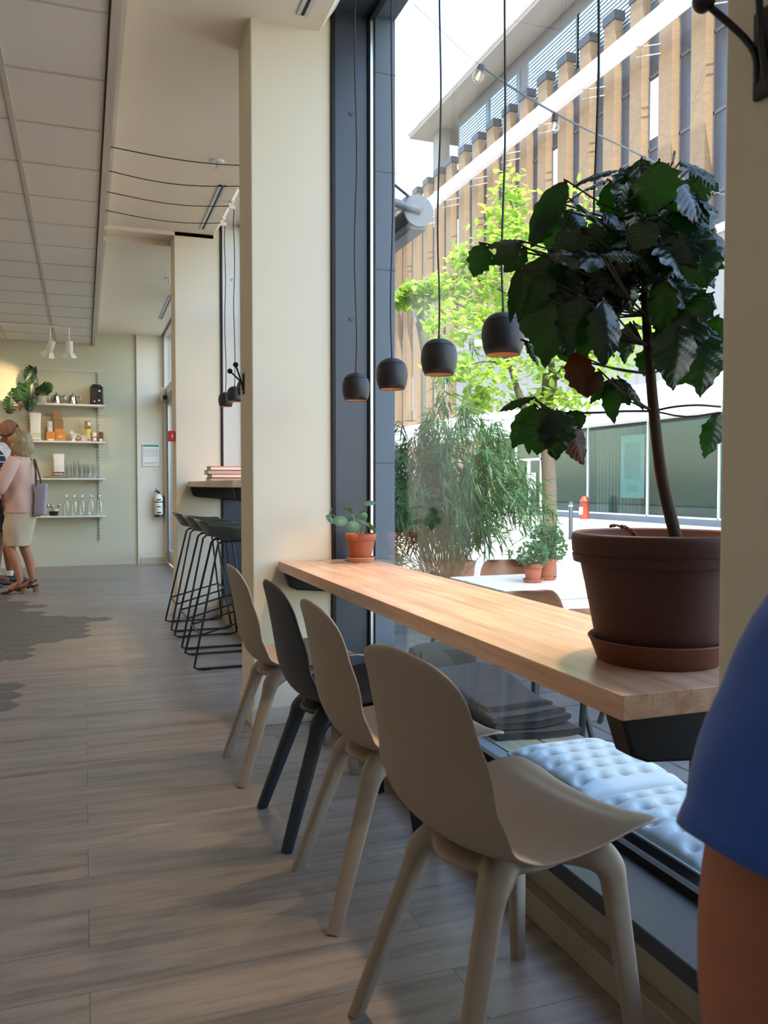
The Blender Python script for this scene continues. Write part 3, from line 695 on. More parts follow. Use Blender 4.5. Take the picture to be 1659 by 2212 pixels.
# grinder
p = onshelf(211, 0); o = thing('coffee_grinder', 'black coffee grinder at the right end of the top wall shelf', 'coffee grinder', p)
MB().box(p.x-.085, p.x+.085, p.y-.09, p.y+.09, p.z, p.z+.255).build('body', BLK, o, bevel=.02, seg=4, smooth=True)
MB().lathe([(0,.25),(.062,.25),(.064,.275),(.055,.283),(0,.284)], p, 28).build('hopper_lid', BLK, o, smooth=True)
for dx, dz, r in ((.035, .19, .014), (-.03, .045, .010), (.03, .06, .012)): MB().lathe([(0,0),(r,0),(r,.01),(0,.012)], p+Vector((dx, -.09, dz)), 16, ax=(0,-1,0)).build('knob', CUPW, o, smooth=True)
b = MB(); b.box(p.x+.0, p.x+.09, p.y-.098, p.y-.088, p.z+.002, p.z+.02); b.build('brand_plate', REDLAB, o)
# coffee bags
def bag(px, k, w, h, lab, low=False):
    p = onshelf(px, k); p.z += .022 if low else 0
    o = thing('coffee_bag', lab, 'bag', p)
    def fn(i, j):
        a = 2*PI*i; t = j; d = lerp(.045, .004, max(0, (t-.55)/.45)**.8); ww = w/2*(1-.07*math.sin(PI*t))
        c, s_ = math.cos(a), math.sin(a)
        return p+Vector((ww*math.copysign(abs(c)**.35, c), d*math.copysign(abs(s_)**.5, s_)+.03*max(0, t-.5), h*t+.004*math.sin(a*3)*t))
    MB().grid(fn, 24, 12).build('bag_body', PAPERW, o, smooth=True, angle=0)
    b = MB(); b.box(p.x-w/2*.94, p.x+w/2*.94, p.y-.052, p.y-.046, p.z+(.01 if low else .05), p.z+h*(.20 if low else .28)); b.build('label', REDLAB if low else pm('pale_green_print', 'cfd6ae', .7), o)
    b = MB()
    for q in range(6): b.box(p.x-w*.4+q*w*.14, p.x-w*.4+q*w*.14+w*.08, p.y-.055, p.y-.0515, p.z+h*(.06 if low else .02), p.z+h*(.15 if low else .035))
    b.build('print', CUPW if low else BLK, o)
    return p
bag(80, 1, .145, .375, 'tall white coffee bag on the second shelf behind the woman')
p = onshelf(122, 2); b = MB(); b.box(p.x-.16, p.x+.13, p.y-.08, p.y+.08, p.z, p.z+.02)
tag(b.build('serving_board', pm('walnut_board', '8a6a50', .6), bevel=.004), 'flat wooden board under the coffee bag on the third shelf', 'board')
bag(128, 2, .145, .305, 'white coffee bag with a dark red band on the third shelf', True)
# boxes and cups of the second shelf
def cbox(x0p, x1p, y0p, y1p, mat, lab, k=1, dep=.12, lbl=None, grp='cardboard boxes on the second shelf', dy=.12):
    a = onshelf(x0p, k, dy); c = onshelf(x1p, k, dy); z0 = zs[k]+(951-y1p)*S; z1 = zs[k]+(951-y0p)*S
    o = thing('cardboard_box', lab, 'box', ((a.x+c.x)/2, a.y, z0), grp)
    MB().box(a.x, c.x-.001, a.y-dep/2, a.y+dep/2, z0, z1).build('carton', mat, o, bevel=.003)
    if lbl:
        m, fx0, fx1, fz0, fz1 = lbl; w = c.x-a.x; h = z1-z0
        MB().box(a.x+w*fx0, a.x+w*fx1, a.y-dep/2-.002, a.y-dep/2, z0+h*fz0, z0+h*fz1).build('label', m, o)
cbox(103, 122.5, 932, 951, ORANGE, 'left orange box under the two white cups', lbl=(BLABEL, .2, .8, .05, .2))
cbox(123, 143, 932, 951, ORANGE, 'right orange box, beside the one under the cups', lbl=(BLABEL, .3, .7, .45, .55))
cbox(120.5, 138.5, 925, 932, ORANGE, 'flat orange box between the kraft boxes and the right orange box')
cbox(119, 139, 905, 925, KRAFT, 'middle kraft box of the stack on the second shelf')
cbox(117.5, 136, 887, 905, KRAFT, 'topmost kraft box of the stack on the second shelf')
cbox(177, 188, 938, 951, PINK, 'small pale pink box left of the yellow-labelled stack')
cbox(188.3, 197, 938, 951, PINK, 'small pale box under the yellow-labelled tin', lbl=(KRAFT, .2, .8, .1, .4))
cbox(184, 198, 907, 922, KRAFT, 'kraft box with a white label on top of the yellow tin', lbl=(BLABEL, .5, .95, .35, .85))
cbox(199, 210.5, 941, 951, KRAFT, 'lower of two small kraft boxes beside the brown packet', lbl=(BLABEL, .35, .9, .2, .8))
cbox(200, 210, 930, 941, PINK, 'upper of two small boxes beside the brown packet', lbl=(BLABEL, .35, .9, .2, .8))
cbox(214, 224.5, 930, 951, pm('brown_packet', '6e4c34', .7), 'brown packet at the right end of the second shelf', lbl=(BLABEL, .2, .8, .05, .3))
a = onshelf(191.5, 1); z0 = zs[1]+13*S; tag(MB().lathe([(0,0),(.038,0),(.038,.092),(0,.092)], (a.x, a.y, z0), 24).build('tin', YEL, smooth=True), 'yellow tin between two small boxes on the second shelf', 'tin')
for q, lab in enumerate(('lower white mug on the orange box', 'upper white mug of the stack on the orange box')):
    a = onshelf(111.5, 1); z0 = zs[1]+19*S+.002+q*.072; a.z = z0; o = thing('mug', lab, 'mug', a, 'white mugs on the second shelf')
    MB().lathe([(0,0),(.036,0),(.038,.004),(.041,.070),(.037,.070),(.034,.006)], a, 28).build('cup', CUPW, o, smooth=True)
    MB().tube(crom([a+Vector((.038,0,.058)), a+Vector((.065,0,.058)), a+Vector((.068,0,.022)), a+Vector((.038,0,.016))], 4), .005, 8).build('handle', CUPW, o, smooth=True)
a = onshelf(160, 1); o = thing('coffee_dripper', 'white porcelain coffee dripper holding a paper filter', 'dripper', a)
MB().lathe([(.035,0),(.035,.008),(.018,.03),(.028,.05),(.06,.105),(.056,.105),(.024,.052)], a, 28).build('cone', CUPW, o, smooth=True)
MB().tube(crom([a+Vector((.055,0,.09)), a+Vector((.085,0,.09)), a+Vector((.085,0,.055)), a+Vector((.035,0,.045))], 4), .005, 8).build('handle', CUPW, o, smooth=True)
MB().prism([(a.x-.06, a.z+.10), (a.x-.02, a.z+.15), (a.x+.03, a.z+.09), (a.x, a.z+.06)], 'y', a.y-.004, a.y+.004).build('paper_filter', PAPERW, o)
# stacked glasses
gi = 0
pos = ['leftmost', 'tallest, second from left', 'third from left', 'fourth from left', 'fifth from left', 'rightmost']
for px, n_, dy, r in ((149.5, 3, .12, .036), (165, 4, .10, .036), (177, 3, .14, .033), (186, 3, .17, .03), (195, 3, .12, .033), (208, 3, .12, .036)):
    a = onshelf(px, 2, dy)
    for q in range(n_):
        h = .13; c = MB().lathe([(0,.0),(r*.8,0),(r*.82,.004),(r, h)], (a.x, a.y, a.z+q*.035+.001), 20, cap=False).build('drinking_glass', CLEAR, smooth=True, solid=.0018)
        tag(c, '%s glass of the %s stack on the third shelf' % (['lowest', 'second', 'third', 'topmost'][q if q < n_-1 else 3], pos[gi]), 'glass', 'stacked glasses on the third shelf')
    gi += 1
# bottles
for k, px in enumerate((143, 160, 177, 196, 215)):
    a = onshelf(px, 3); o = thing('glass_bottle', 'clear swing-top bottle, %s of the row of five on the lowest shelf' % ['leftmost', 'second from left', 'middle one', 'second from right', 'rightmost'][k], 'bottle', a, 'glass bottles on the lowest shelf')
    MB().lathe([(0,0),(.042,0),(.044,.006),(.044,.17),(.036,.20),(.018,.225),(.016,.255)], a, 24, cap=False).build('bottle_body', CLEAR, o, smooth=True, solid=.002)
    MB().lathe([(0,.25),(.017,.25),(.02,.262),(.015,.278),(0,.28)], a, 18).build('stopper', CUPW, o, smooth=True)
    MB().tube([a+Vector((.02,0,.268)), a+Vector((.026,0,.24)), a+Vector((.02,0,.215))], .0015, 5).build('wire_clip', STEEL, o)
a = onshelf(116, 3, .10); o = thing('dark_bowl', 'black bowl with metal spoons on the lowest shelf behind the tote bag', 'bowl', a)
MB().lathe([(0,0),(.05,0),(.06,.03),(.066,.06),(.06,.06),(.05,.01)], a, 24).build('bowl', BLK, o, smooth=True)
MB().lathe([(0,.061),(.03,.061),(.032,.09),(0,.092)], a+Vector((.028,-.01,0)), 20).build('lid', CUPW, o, smooth=True)
for dx, L_ in ((-.07, .10), (-.02, .085), (.06, .105)):
    MB().tube([a+Vector((dx*.2, 0, .03)), a+Vector((dx, 0, .06+L_*.6))], .004, 6).build('spoon', STEEL, o)
    MB().ball(a+Vector((dx*1.1, 0, .075+L_*.6)), .022, 12, 8, (1, .5, 1.2)).build('spoon', STEEL, o, smooth=True)
# monstera in its planter
a = onshelf(90, 0, .13); o = thing('potted_monstera', 'monstera with split leaves in a pale planter at the left of the top shelf', 'plant', a)
MB().lathe([(0,0),(.088,0),(.092,.01),(.098,.17),(.092,.172),(.088,.15),(0,.15)], a, 36).build('planter', pm('pale_planter', 'd8c3a2', .6), o, smooth=True)
b, s_ = MB(), MB()
def mleaf(bx, by, tx, ty, w, df=0, nv=(0,-1,.2)):
    k = 1517/240; B = W(bx/k, 780+by/k, 10.95+df); T = W(tx/k, 780+ty/k, 10.95+df-.05); d = T-B; L = d.length; d.normalize(); N = Vector(nv); N = (N-d*N.dot(d)).normalized(); U = d.cross(N); ww = w/k*S/2
    # heart-shaped blade with slots: separate lobes from the midrib
    n = 6
    for sd in (-1, 1):
        for q in range(n):
            t0, t1 = q/n, (q+.74)/n
            def wid(t): return ww*(math.sin(PI*min(.98, .14+t*.86))**.6)
            P_ = lambda t, u: B+d*(L*t-L*.16*u*(1-t))+U*(sd*wid(t)*u)+N*(-.02*u*u)
            ring = [P_(q/n, 0), P_((q+1)/n, 0), P_((q+.95)/n, .45), P_(t1, .98), P_((t0+t1)/2, 1.04), P_(t0+.01, .96), P_(t0, .45)]
            b.add(ring, [tuple(range(7))])
    top = a+Vector((0, 0, .16)); s_.tube(crom([top, (top+B)/2+Vector((0, 0, .05)), B], 4), .004, 6)
mleaf(440,90,350,260,150); mleaf(460,90,440,300,90,.02); mleaf(330,310,380,560,220,-.05); mleaf(420,330,400,690,210,-.08); mleaf(560,330,680,440,230,-.06); mleaf(210,370,290,540,150,-.1)
mleaf(150,510,120,720,190,-.12); mleaf(200,400,130,450,60,-.1); mleaf(440,400,480,520,100); mleaf(400,560,390,690,110,-.14)
b.build('foliage', MONST, o, solid=.002); s_.build('stems', pm('monstera_stem', '7d8a3c', .5), o, smooth=True)
b = MB(); k = 1517/240; B = W(300/k, 780+560/k, 11.1); T = W(265/k, 780+690/k, 11.05); leaf(b, B, T, .06, Vector((0,-1,.2))); b.build('pale_leaf', pm('dry_leaf', 'c9a06a', .6), o, smooth=True)
# ------------------------------------------------------------------ far wall fittings
o = thing('evacuation_plan', 'framed evacuation plan with a green header on the cream wall by the door', 'sign', W(329, 982, 11.5))
c = W(329, 982, 11.5); w_, h_ = 38*S/2, 50*S/2; yy = YF-.03
MB().box(c.x-w_, c.x+w_, yy-.012, yy, c.z-h_, c.z+h_).build('frame', pm('white_frame', 'dcdcd4', .4), o, bevel=.003)
MB().box(c.x-w_+.012, c.x+w_-.012, yy-.014, yy-.012, c.z-h_+.012, c.z+h_-.012).build('sheet', BLABEL, o)
MB().box(c.x-w_+.015, c.x+w_-.015, yy-.015, yy-.014, c.z+h_-.038, c.z+h_-.014).build('header', pm('sign_green', '2f8a5c', .5), o)
b = MB(); INK = pm('plan_ink', '8f9694', .6)
for q in range(9): b.box(c.x-w_+.018, c.x+w_-.018, yy-.0148, yy-.014, c.z+.085-.013*q, c.z+.087-.013*q)
for q in range(5): b.box(c.x-w_+.018+q*.045, c.x-w_+.020+q*.045, yy-.0148, yy-.014, c.z-.02, c.z+.085)
for q in range(3): b.box(c.x-w_+.018, c.x+w_-.02-q*.02, yy-.0148, yy-.014, c.z-.10-.012*q, c.z-.104-.012*q)
b.build('drawing', INK, o)
c = W(347, 1092, 11.4); c.y = YF-.03-.09; o = thing('fire_extinguisher', 'white fire extinguisher hung on the wall beside the glass door', 'fire extinguisher', (c.x, c.y, c.z-.16))
MB().lathe([(0,-.16),(.052,-.16),(.058,-.15),(.058,.10),(.045,.135),(.02,.15),(.018,.165)], c, 28).build('cylinder', WHITE, o, smooth=True)
MB().lathe([(.05,-.165),(.06,-.165),(.06,-.135),(.05,-.135)], c, 28).build('foot_ring', BLK, o)
MB().lathe([(.0585,.035),(.0595,.035),(.0595,.05),(.0585,.05)], c, 28).build('strap', BLK, o)
b = MB(); b.box(c.x-.03, c.x+.025, c.y-.062, c.y-.056, c.z+.068, c.z+.085); b.box(c.x-.03, c.x+.025, c.y-.062, c.y-.056, c.z-.115, c.z-.098)
for q in range(5): b.box(c.x-.026+q*.011, c.x-.019+q*.011, c.y-.0615, c.y-.056, c.z-.03, c.z-.015)
b.build('label_print', BLK, o)
b = MB(); b.box(c.x-.015, c.x+.015, c.y-.02, c.y+.02, c.z+.16, c.z+.19); b.tube([c+Vector((.015,0,.18)), c+Vector((-.05,0,.195)), c+Vector((-.06,0,.18))], .008); b.tube([c+Vector((.0,0,.19)), c+Vector((-.045,0,.225))], .008); b.build('valve_handle', BLK, o)
b = MB(); b.box(c.x-.02, c.x+.07, c.y+.045, c.y+.09, c.z-.15, c.z+.13); b.build('wall_cradle', BLK, o)
c = Vector((.7, 7.16, 1.53)); o = thing('fire_alarm_call_point', 'small red fire alarm box on the edge of the far cream pillar', 'alarm', (.727, 7.2, 1.48))
MB().box(.672, .7265, 7.145, 7.235, 1.485, 1.57).build('casing', pm('alarm_red', 'b01c24', .4), o, bevel=.006)
b = MB(); b.box(.698, .703, 7.143, 7.146, 1.515, 1.537); b.build('mark', CUPW, o)
b = MB(); c = W(353, 851, 11.0); b.box(c.x-.03, c.x+.03, c.y, c.y+.08, c.z-.02, c.z+.08); o = thing('wall_sensor', 'small white and black sensor high on the wall above the glass door', 'sensor', c)
b.build('casing', WHITE, o, bevel=.01); MB().box(c.x-.01, c.x+.05, c.y-.03, c.y+.04, c.z-.075, c.z-.02).build('lens_box', BLK, o, bevel=.006)
b = MB(); b.box(c.x-.01, 1.11, c.y+.05, c.y+.08, c.z+.0, c.z+.03); b.build('arm', WHITE, o)
# track spotlights
pA = W(105, 733, 10.1); zt = ZT-.012
o = thing('track_rail', 'thin white lighting track under the tile ceiling near the shelves', 'track', (-.5, pA.y, ZT)); MB().box(-1.25, -.28, pA.y-.018, pA.y+.018, zt-.012, ZT).build('rail', WHITE, o)
for px, tilt, lab in ((108, (-.35, .5, -1), 'left white track spotlight with open barn doors'), (149, (.0, .25, -1), 'right white track spotlight with open barn doors')):
    c = W(px, 748, 10.0); q = Vector(tilt).normalized(); o = thing('track_spotlight', lab, 'spotlight', (c.x, pA.y, zt), 'white track spotlights')
    c = Vector((c.x, pA.y, c.z+.01))
    MB().lathe([(0,-.085),(.038,-.085),(.042,-.075),(.042,.055),(.036,.06),(.036,.03)], c, 26, ax=q).build('lamp_can', WHITE, o, smooth=True, angle=50)
    MB().tube([(c.x, c.y, zt), (c.x, c.y, c.z+.05)], .008).build('mount', WHITE, o)
    U = q.orthogonal().normalized(); V = q.cross(U)
    for A_, B_ in ((U, V), (V, -U), (-U, -V), (-V, U)):
        e = c+q*.06+A_*.042; t_ = e+q*.055+A_*.035
        MB().add([e-B_*.03, e+B_*.03, t_+B_*.045, t_-B_*.045], [(0,1,2,3)]).build('barn_door', WHITE, o, solid=.002)
    MB().ball(c+q*.035, .02, 12, 8).build('bulb', BULB, o, smooth=True)
    l = bpy.data.lights.new('spot_light', 'SPOT'); l.energy = 55 if px == 108 else 8; l.color = (1, .72, .40); l.spot_size = math.radians(38 if px == 108 else 62); l.spot_blend = .6; l.shadow_soft_size = .03
    lo = bpy.data.objects.new('spot_light', l); COL.objects.link(lo); lo.parent = o; lo.location = c+q*.062-Vector((c.x, pA.y, zt))
    tgt = Vector((-1.15, 12.2, 2.35)) if px == 108 else Vector((-.25, 12.2, 2.0)); lo.rotation_euler = (tgt-(c+q*.062)).to_track_quat('-Z', 'Y').to_euler()
# ------------------------------------------------------------------ people
SKIN = pm('skin', 'b9805f', .55, var=.06, vs=20); SKIN2 = pm('tanned_skin', '8e5a42', .55, var=.08, vs=20); SKIN3 = pm('arm_skin', 'a8684c', .5, var=.07, vs=14)
def body(name, J, E, mat, parent, sub=2):
    me = bpy.data.meshes.new(name); names = list(J); o0 = wl(parent)
    me.from_pydata([Vector(J[k][0])-o0 for k in names], [(names.index(a), names.index(b_)) for a, b_ in E], [])
    me.materials.append(mat); o = bpy.data.objects.new(name, me); COL.objects.link(o); o.parent = parent; WL[o.name] = o0
    md = o.modifiers.new('skin', 'SKIN'); md.use_smooth_shade = True
    for i, k in enumerate(names):
        r = J[k][1]; r = (r, r) if not isinstance(r, tuple) else r; d = me.skin_vertices[0].data[i]; d.radius = r; d.use_root = (k == 'pelvis')
    md = o.modifiers.new('u', 'SUBSURF'); md.levels = sub; md.render_levels = sub; return o
def person(lab, root, ang, skin, arms, hgt=1.7, legs=None, head_tilt=(0, 0), seated=False):
    ca, sa = math.cos(ang), math.sin(ang); k = hgt/1.7
    def L(x, y, z): return Vector((root[0]+(x*ca-y*sa)*k, root[1]+(x*sa+y*ca)*k, root[2]+z*k))
    o = thing('person', lab, 'person', root)
    hx_, hz_ = head_tilt
    J = {'pelvis': (L(0,0,.93), (.115*k,.13*k)), 'belly': (L(.005,0,1.08), .115*k), 'chest': (L(0,0,1.27), .12*k), 'nb': (L(-.01,0,1.42), .055*k), 'neck': (L(.0+hx_*.4,0,1.48+hz_*.3), .047*k),
         'h1': (L(.03+hx_*.8,0,1.545+hz_), (.072*k, .066*k)), 'h2': (L(.02+hx_,0,1.61+hz_), (.09*k,.076*k)), 'h3': (L(.005+hx_,0,1.665+hz_), (.068*k,.06*k)), 'nose': (L(.115+hx_,0,1.595+hz_), .012*k), 'chin': (L(.085+hx_*.9,0,1.53+hz_), .026*k)}
    E = [('pelvis','belly'),('belly','chest'),('chest','nb'),('nb','neck'),('neck','h1'),('h1','h2'),('h2','h3'),('h2','nose'),('h1','chin')]
    for sd, s in (('l', 1), ('r', -1)):
        J['ear'+sd] = (L(.005+hx_, s*.082, 1.59+hz_), .014*k); E.append(('h2', 'ear'+sd))
        A = arms[sd]
        J['sh'+sd] = (L(-.005, s*.165, 1.37), .058*k); J['el'+sd] = (L(*A[0]), .040*k); J['wr'+sd] = (L(*A[1]), .027*k)
        e, w = Vector(A[0]), Vector(A[1]); d = (w-e).normalized(); sdv = d.cross(Vector((0,1,0.2))).normalized() if abs(d.y) < .8 else Vector((0,0,1))
        pc = w+d*.06; J['pa'+sd] = (L(*pc), (.036*k, .018*k)); E += [('chest','sh'+sd),('sh'+sd,'el'+sd),('el'+sd,'wr'+sd),('wr'+sd,'pa'+sd)]
        for q, (off, ln) in enumerate(((-.028,.06),(-.010,.075),(.010,.07),(.027,.052))):
            f1 = pc+d*.035+sdv*off; f2 = f1+d*ln*.55+Vector((0,-s*.010,0)); f3 = f2+d*ln*.4+Vector((0,-s*.022,0))
            J['f%s%d'%(sd,q)] = (L(*f1), .0095*k); J['g%s%d'%(sd,q)] = (L(*f2), .0085*k); J['h%s%d'%(sd,q)] = (L(*f3), .007*k)
            E += [('pa'+sd,'f%s%d'%(sd,q)),('f%s%d'%(sd,q),'g%s%d'%(sd,q)),('g%s%d'%(sd,q),'h%s%d'%(sd,q))]
        t1 = w+d*.035-sdv*.04; t2 = t1+d*.035-sdv*.02; J['t%s1'%sd] = (L(*t1), .012*k); J['t%s2'%sd] = (L(*t2), .009*k); E += [('wr'+sd,'t%s1'%sd),('t%s1'%sd,'t%s2'%sd)]
        g = (legs or {}).get(sd) or [(0, s*.09, .86), (.02, s*.095, .49), (-.03, s*.10, .09), (.10, s*.115, .03)]
        J['hp'+sd] = (L(*g[0]), .080*k); J['kn'+sd] = (L(*g[1]), .055*k); c_ = Vector(g[1])*.62+Vector(g[2])*.38+Vector((-.02,0,0)); J['ca'+sd] = (L(*c_), .054*k); J['an'+sd] = (L(*g[2]), .034*k); J['to'+sd] = (L(*g[3]), (.042*k,.025*k))
        E += [('pelvis','hp'+sd),('hp'+sd,'kn'+sd),('kn'+sd,'ca'+sd),('ca'+sd,'an'+sd),('an'+sd,'to'+sd)]
    body('body', J, E, skin, o)
    return o, L, k
def rings(b, L, R, n=28, cap=False, noise=.004):
    """closed garment surface: rings (x, y, z, rx, ry)"""
    R2 = []
    for i in range(len(R)-1):
        for q in range(4): t = q/4; R2.append([lerp(R[i][c], R[i+1][c], t*t*(3-2*t) if c > 2 else t) for c in range(5)])
    R2.append(list(R[-1])); m = len(R2)
    def fn(i, j):
        x, y, z, rx, ry = R2[min(m-1, int(round(j*(m-1))))]; a = 2*PI*i
        w = 1+noise*8*math.sin(a*5+z*17)+noise*5*math.sin(a*9-z*31)
        return L(x+rx*w*math.cos(a), y+ry*w*math.sin(a), z)
    b.grid(fn, n, m-1)
def sleeve(b, L, pts, rs): 
    P_ = crom([L(*p) for p in pts], 5); n = len(P_); tab = [(i/(len(rs)-1), r) for i, r in enumerate(rs)]
    b.tube(P_, [interp(tab, i/(n-1)) for i in range(n)], 16, cap=False)
def hair(b, L, c, rx, ry, rz, seed=0, low=-.6, front=.35, AMP=1):
    rnd = random.Random(seed); ph = [rnd.random()*6 for _ in range(6)]
    def fn(i, j):
        a = 2*PI*i; t = lerp(PI/2, math.asin(low), j); fr = max(0, math.cos(a))
        t2 = lerp(t, max(t, front), fr**1.5) if t < front else t
        w = 1+.035*math.sin(a*11+ph[0]+AMP*1.6*math.sin(t*3.2+ph[3]))+.022*math.sin(a*19+ph[1]+AMP*1.2*math.sin(t*4.1))+.02*AMP*math.sin(t*6+a*2+ph[2])
        return L(c[0]+rx*w*math.cos(t2)*math.cos(a), c[1]+ry*w*math.cos(t2)*math.sin(a), c[2]+rz*w*math.sin(t2)-(.03*(1-fr) if t < 0 else 0))
    b.grid(fn, 72, 20)
def shoe(b, L, an, to, h=.07, w=.045):
    a, t = Vector(an), Vector(to); d = (t-a); d.z = 0; d.normalize(); s = Vector((-d.y, d.x, 0)); heel = a-d*.075; Ln = (t-heel).dot(d)+.05
    def fn(i, j):
        an_ = 2*PI*i; q = j; c, s_ = math.cos(an_), math.sin(an_); wid = w*(.75+.3*math.sin(PI*min(1, q*1.1)))*(1 if q < .85 else math.sqrt(max(.02, 1-((q-.85)/.15)**2))); hh = h*(1-.62*q)*(1 if q > .03 else .8)
        p = heel+d*(Ln*q)+s*(wid*c); p.z = hh*.5*(1+s_)**.9 if s_ > -1 else 0
        return L(p.x, p.y, max(.0, p.z))
    b.grid(fn, 18, 14); 
# woman seen from behind
fw = 8.55; rt = W(48, 1272, fw)
WR, Lw, kw = person('woman in a pale pink cardigan and beige skirt, seen from behind', (rt.x, rt.y, .0), math.radians(158), SKIN,
    {'l': [(.10, .235, 1.12), (.30, .10, 1.10)], 'r': [(.08, -.235, 1.12), (.28, -.08, 1.14)]}, 1.66,
    legs={'l': [(0,.085,.86), (.09,.09,.49), (-.03,.09,.12), (.10,.11,.04)], 'r': [(0,-.085,.86), (.02,-.08,.50), (-.08,-.08,.12), (.05,-.10,.04)]}, head_tilt=(.02, 0))
b = MB(); rings(b, Lw, [(0,0,.845,.145,.165),(0,0,.93,.142,.162),(0,0,1.08,.128,.152),(0,0,1.25,.132,.168),(-.005,0,1.36,.12,.17),(-.01,0,1.42,.075,.10),(-.01,0,1.45,.058,.062)])
PKM = pm('pale_pink_knit', 'e0b8a8', .85, var=.04, sheen=.2)
b.build('cardigan', PKM, WR, smooth=True, angle=0, solid=.006)
for s in (1, -1):
    b = MB(); sleeve(b, Lw, [(0, s*.13, 1.39), (.02, s*.19, 1.32), (.10, s*.235, 1.11), (.20, s*.17, 1.10), (.29, s*.09, 1.11)], [.066, .066, .054, .046, .038]); b.build('sleeve', PKM, WR, smooth=True, angle=0, solid=.005)
b = MB(); rings(b, Lw, [(.045,0,.50,.118,.140),(.04,0,.56,.126,.150),(.02,0,.72,.148,.166),(0,0,.85,.146,.164),(0,0,1.0,.115,.14)])
b.build('skirt', pm('beige_linen', 'd6c3a6', .85, var=.05), WR, smooth=True, angle=0, solid=.005)
b = MB(); hair(b, Lw, (-.02,0,1.575), .115,.108,.135, 3, -.97, .3, 2.2); b.build('hair', pm('ash_blond_hair', 'a89270', .6, var=.4, vs=30), WR, smooth=True, angle=0, solid=.006)
for nm, an, to in (('l', (-.03,.09,.12), (.10,.11,.04)), ('r', (-.08,-.08,.12), (.05,-.10,.04))):
    b = MB(); a, t = Vector(an), Vector(to)
    b.tube([Lw(a.x-.03, a.y, .0), Lw(a.x-.03, a.y, .065)], .028, 12); b.build('heel', pm('cork_heel', '9a7450', .8), WR)
    b = MB(); b.tube([Lw(a.x-.05, a.y, .075), Lw(a.x+.03, a.y, .055), Lw(t.x+.02, t.y, .018), Lw(t.x+.06, t.y, .014)], [.03, .034, .04, .03], 12, ell=((0,1,0), .3))
    for q in (.25, .75): c = a.lerp(t, q); b.tube([Lw(c.x, c.y+.045, .03+.02*(1-q)), Lw(c.x, c.y, .085-.03*q), Lw(c.x, c.y-.045, .03+.02*(1-q))], .012, 8)
    b.tube([Lw(a.x+.03, a.y+.03, .10), Lw(a.x-.035, a.y, .125), Lw(a.x+.03, a.y-.03, .10)], .009, 8)
    b.build('sandal', pm('brown_leather', '3d241a', .5), WR, smooth=True, angle=0)
# tote bag on her shoulder
tb = W(90, 1080, fw-.02); o = thing('tote_bag', 'lilac grey tote bag with brown straps on the shoulder of the woman in pink', 'bag', (tb.x, tb.y, tb.z-.15))
def tote(i, j):
    a = 2*PI*i; c, s_ = math.cos(a), math.sin(a); z = 1045+j*68; xl = lerp(76, 73, j); xr = lerp(102, 98, j); px = (xl+xr)/2+(xr-xl)/2*math.copysign(abs(c)**.5, c)
    return W(px, z+(3 if c < 0 and j > .9 else 0), fw-.02+.07*math.copysign(abs(s_)**.6, s_)*(.5+.5*j))
b = MB(); b.grid(tote, 24, 10); b.build('bag_body', pm('lilac_grey_canvas', 'a7a3b2', .8), o, smooth=True, angle=0, solid=.004)
for dd in (-.05, .04): MB().tube(crom([W(79, 1052, fw+dd), W(77, 1015, fw+dd), W(74, 992, fw), W(81, 1012, fw+dd), W(91, 1050, fw+dd)], 4), .009, 8).build('strap', pm('brown_strap', '5a3d2c', .6), o, smooth=True)
# man facing her
rt = W(6, 1262, 9.35)
MR, Lm, km = person('man in a white shirt and dark shorts facing the woman in pink', (rt.x, rt.y, 0), math.radians(-14), SKIN2,
    {'l': [(.04, .25, 1.10), (.17, .13, 1.02)], 'r': [(.14, -.22, 1.12), (.15, -.05, 1.35)]}, 1.86, legs={'l': [(0,.09,.86),(.03,.12,.49),(.03,.14,.09),(.17,.17,.03)]}, head_tilt=(.10, -.035))
b = MB(); rings(b, Lm, [(0,0,.86,.15,.175),(0,0,1.0,.15,.175),(0,0,1.25,.15,.19),(-.005,0,1.37,.13,.18),(-.01,0,1.42,.08,.10),(.0,0,1.455,.062,.066)])
WSH = pm('white_shirt', 'ddd3c8', .8); b.build('shirt', WSH, MR, smooth=True, angle=0, solid=.006)
for s, A in ((1, [(.04, .25, 1.10), (.17, .13, 1.02)]), (-1, [(.14, -.22, 1.12), (.15, -.05, 1.35)])):
    e = Vector(A[0]); b = MB(); sleeve(b, Lm, [(0, s*.13, 1.39), (.02, s*.19, 1.33), tuple(e*.75+Vector((0, s*.19, 1.33))*.25)], [.068, .068, .062]); b.build('sleeve', WSH, MR, smooth=True, angle=0, solid=.005)
BLKC = pm('black_cloth', '15171c', .85)
for s in (1, -1):
    b = MB(); g = Vector((.03,.12,.49)) if s > 0 else Vector((.02,-.095,.49)); h0 = Vector((0, s*.085, .84)); e = h0.lerp(g, .85); rings(b, Lm, [(e.x, e.y, e.z, .105, .10), (h0.x, h0.y*.95, .78, .12, .105), (0, s*.06, .93, .125, .11)]); b.build('shorts_leg', BLKC, MR, smooth=True, angle=0, solid=.005)
b = MB(); rings(b, Lm, [(0,0,.84,.13,.165),(0,0,.95,.135,.165),(0,0,1.0,.13,.155)]); b.build('shorts', BLKC, MR, smooth=True, angle=0, solid=.005)
b = MB(); hair(b, Lm, (.085,0,1.585), .098,.086,.098, 5, -.3, .62); b.build('hair', pm('reddish_grey_hair', '9a6c50', .7, var=.3, vs=60), MR, smooth=True, angle=0, solid=.005)
SH = pm('blue_grey_canvas_shoe', '48505c', .8); SOLE = pm('white_sole', 'd8d4cc', .6)
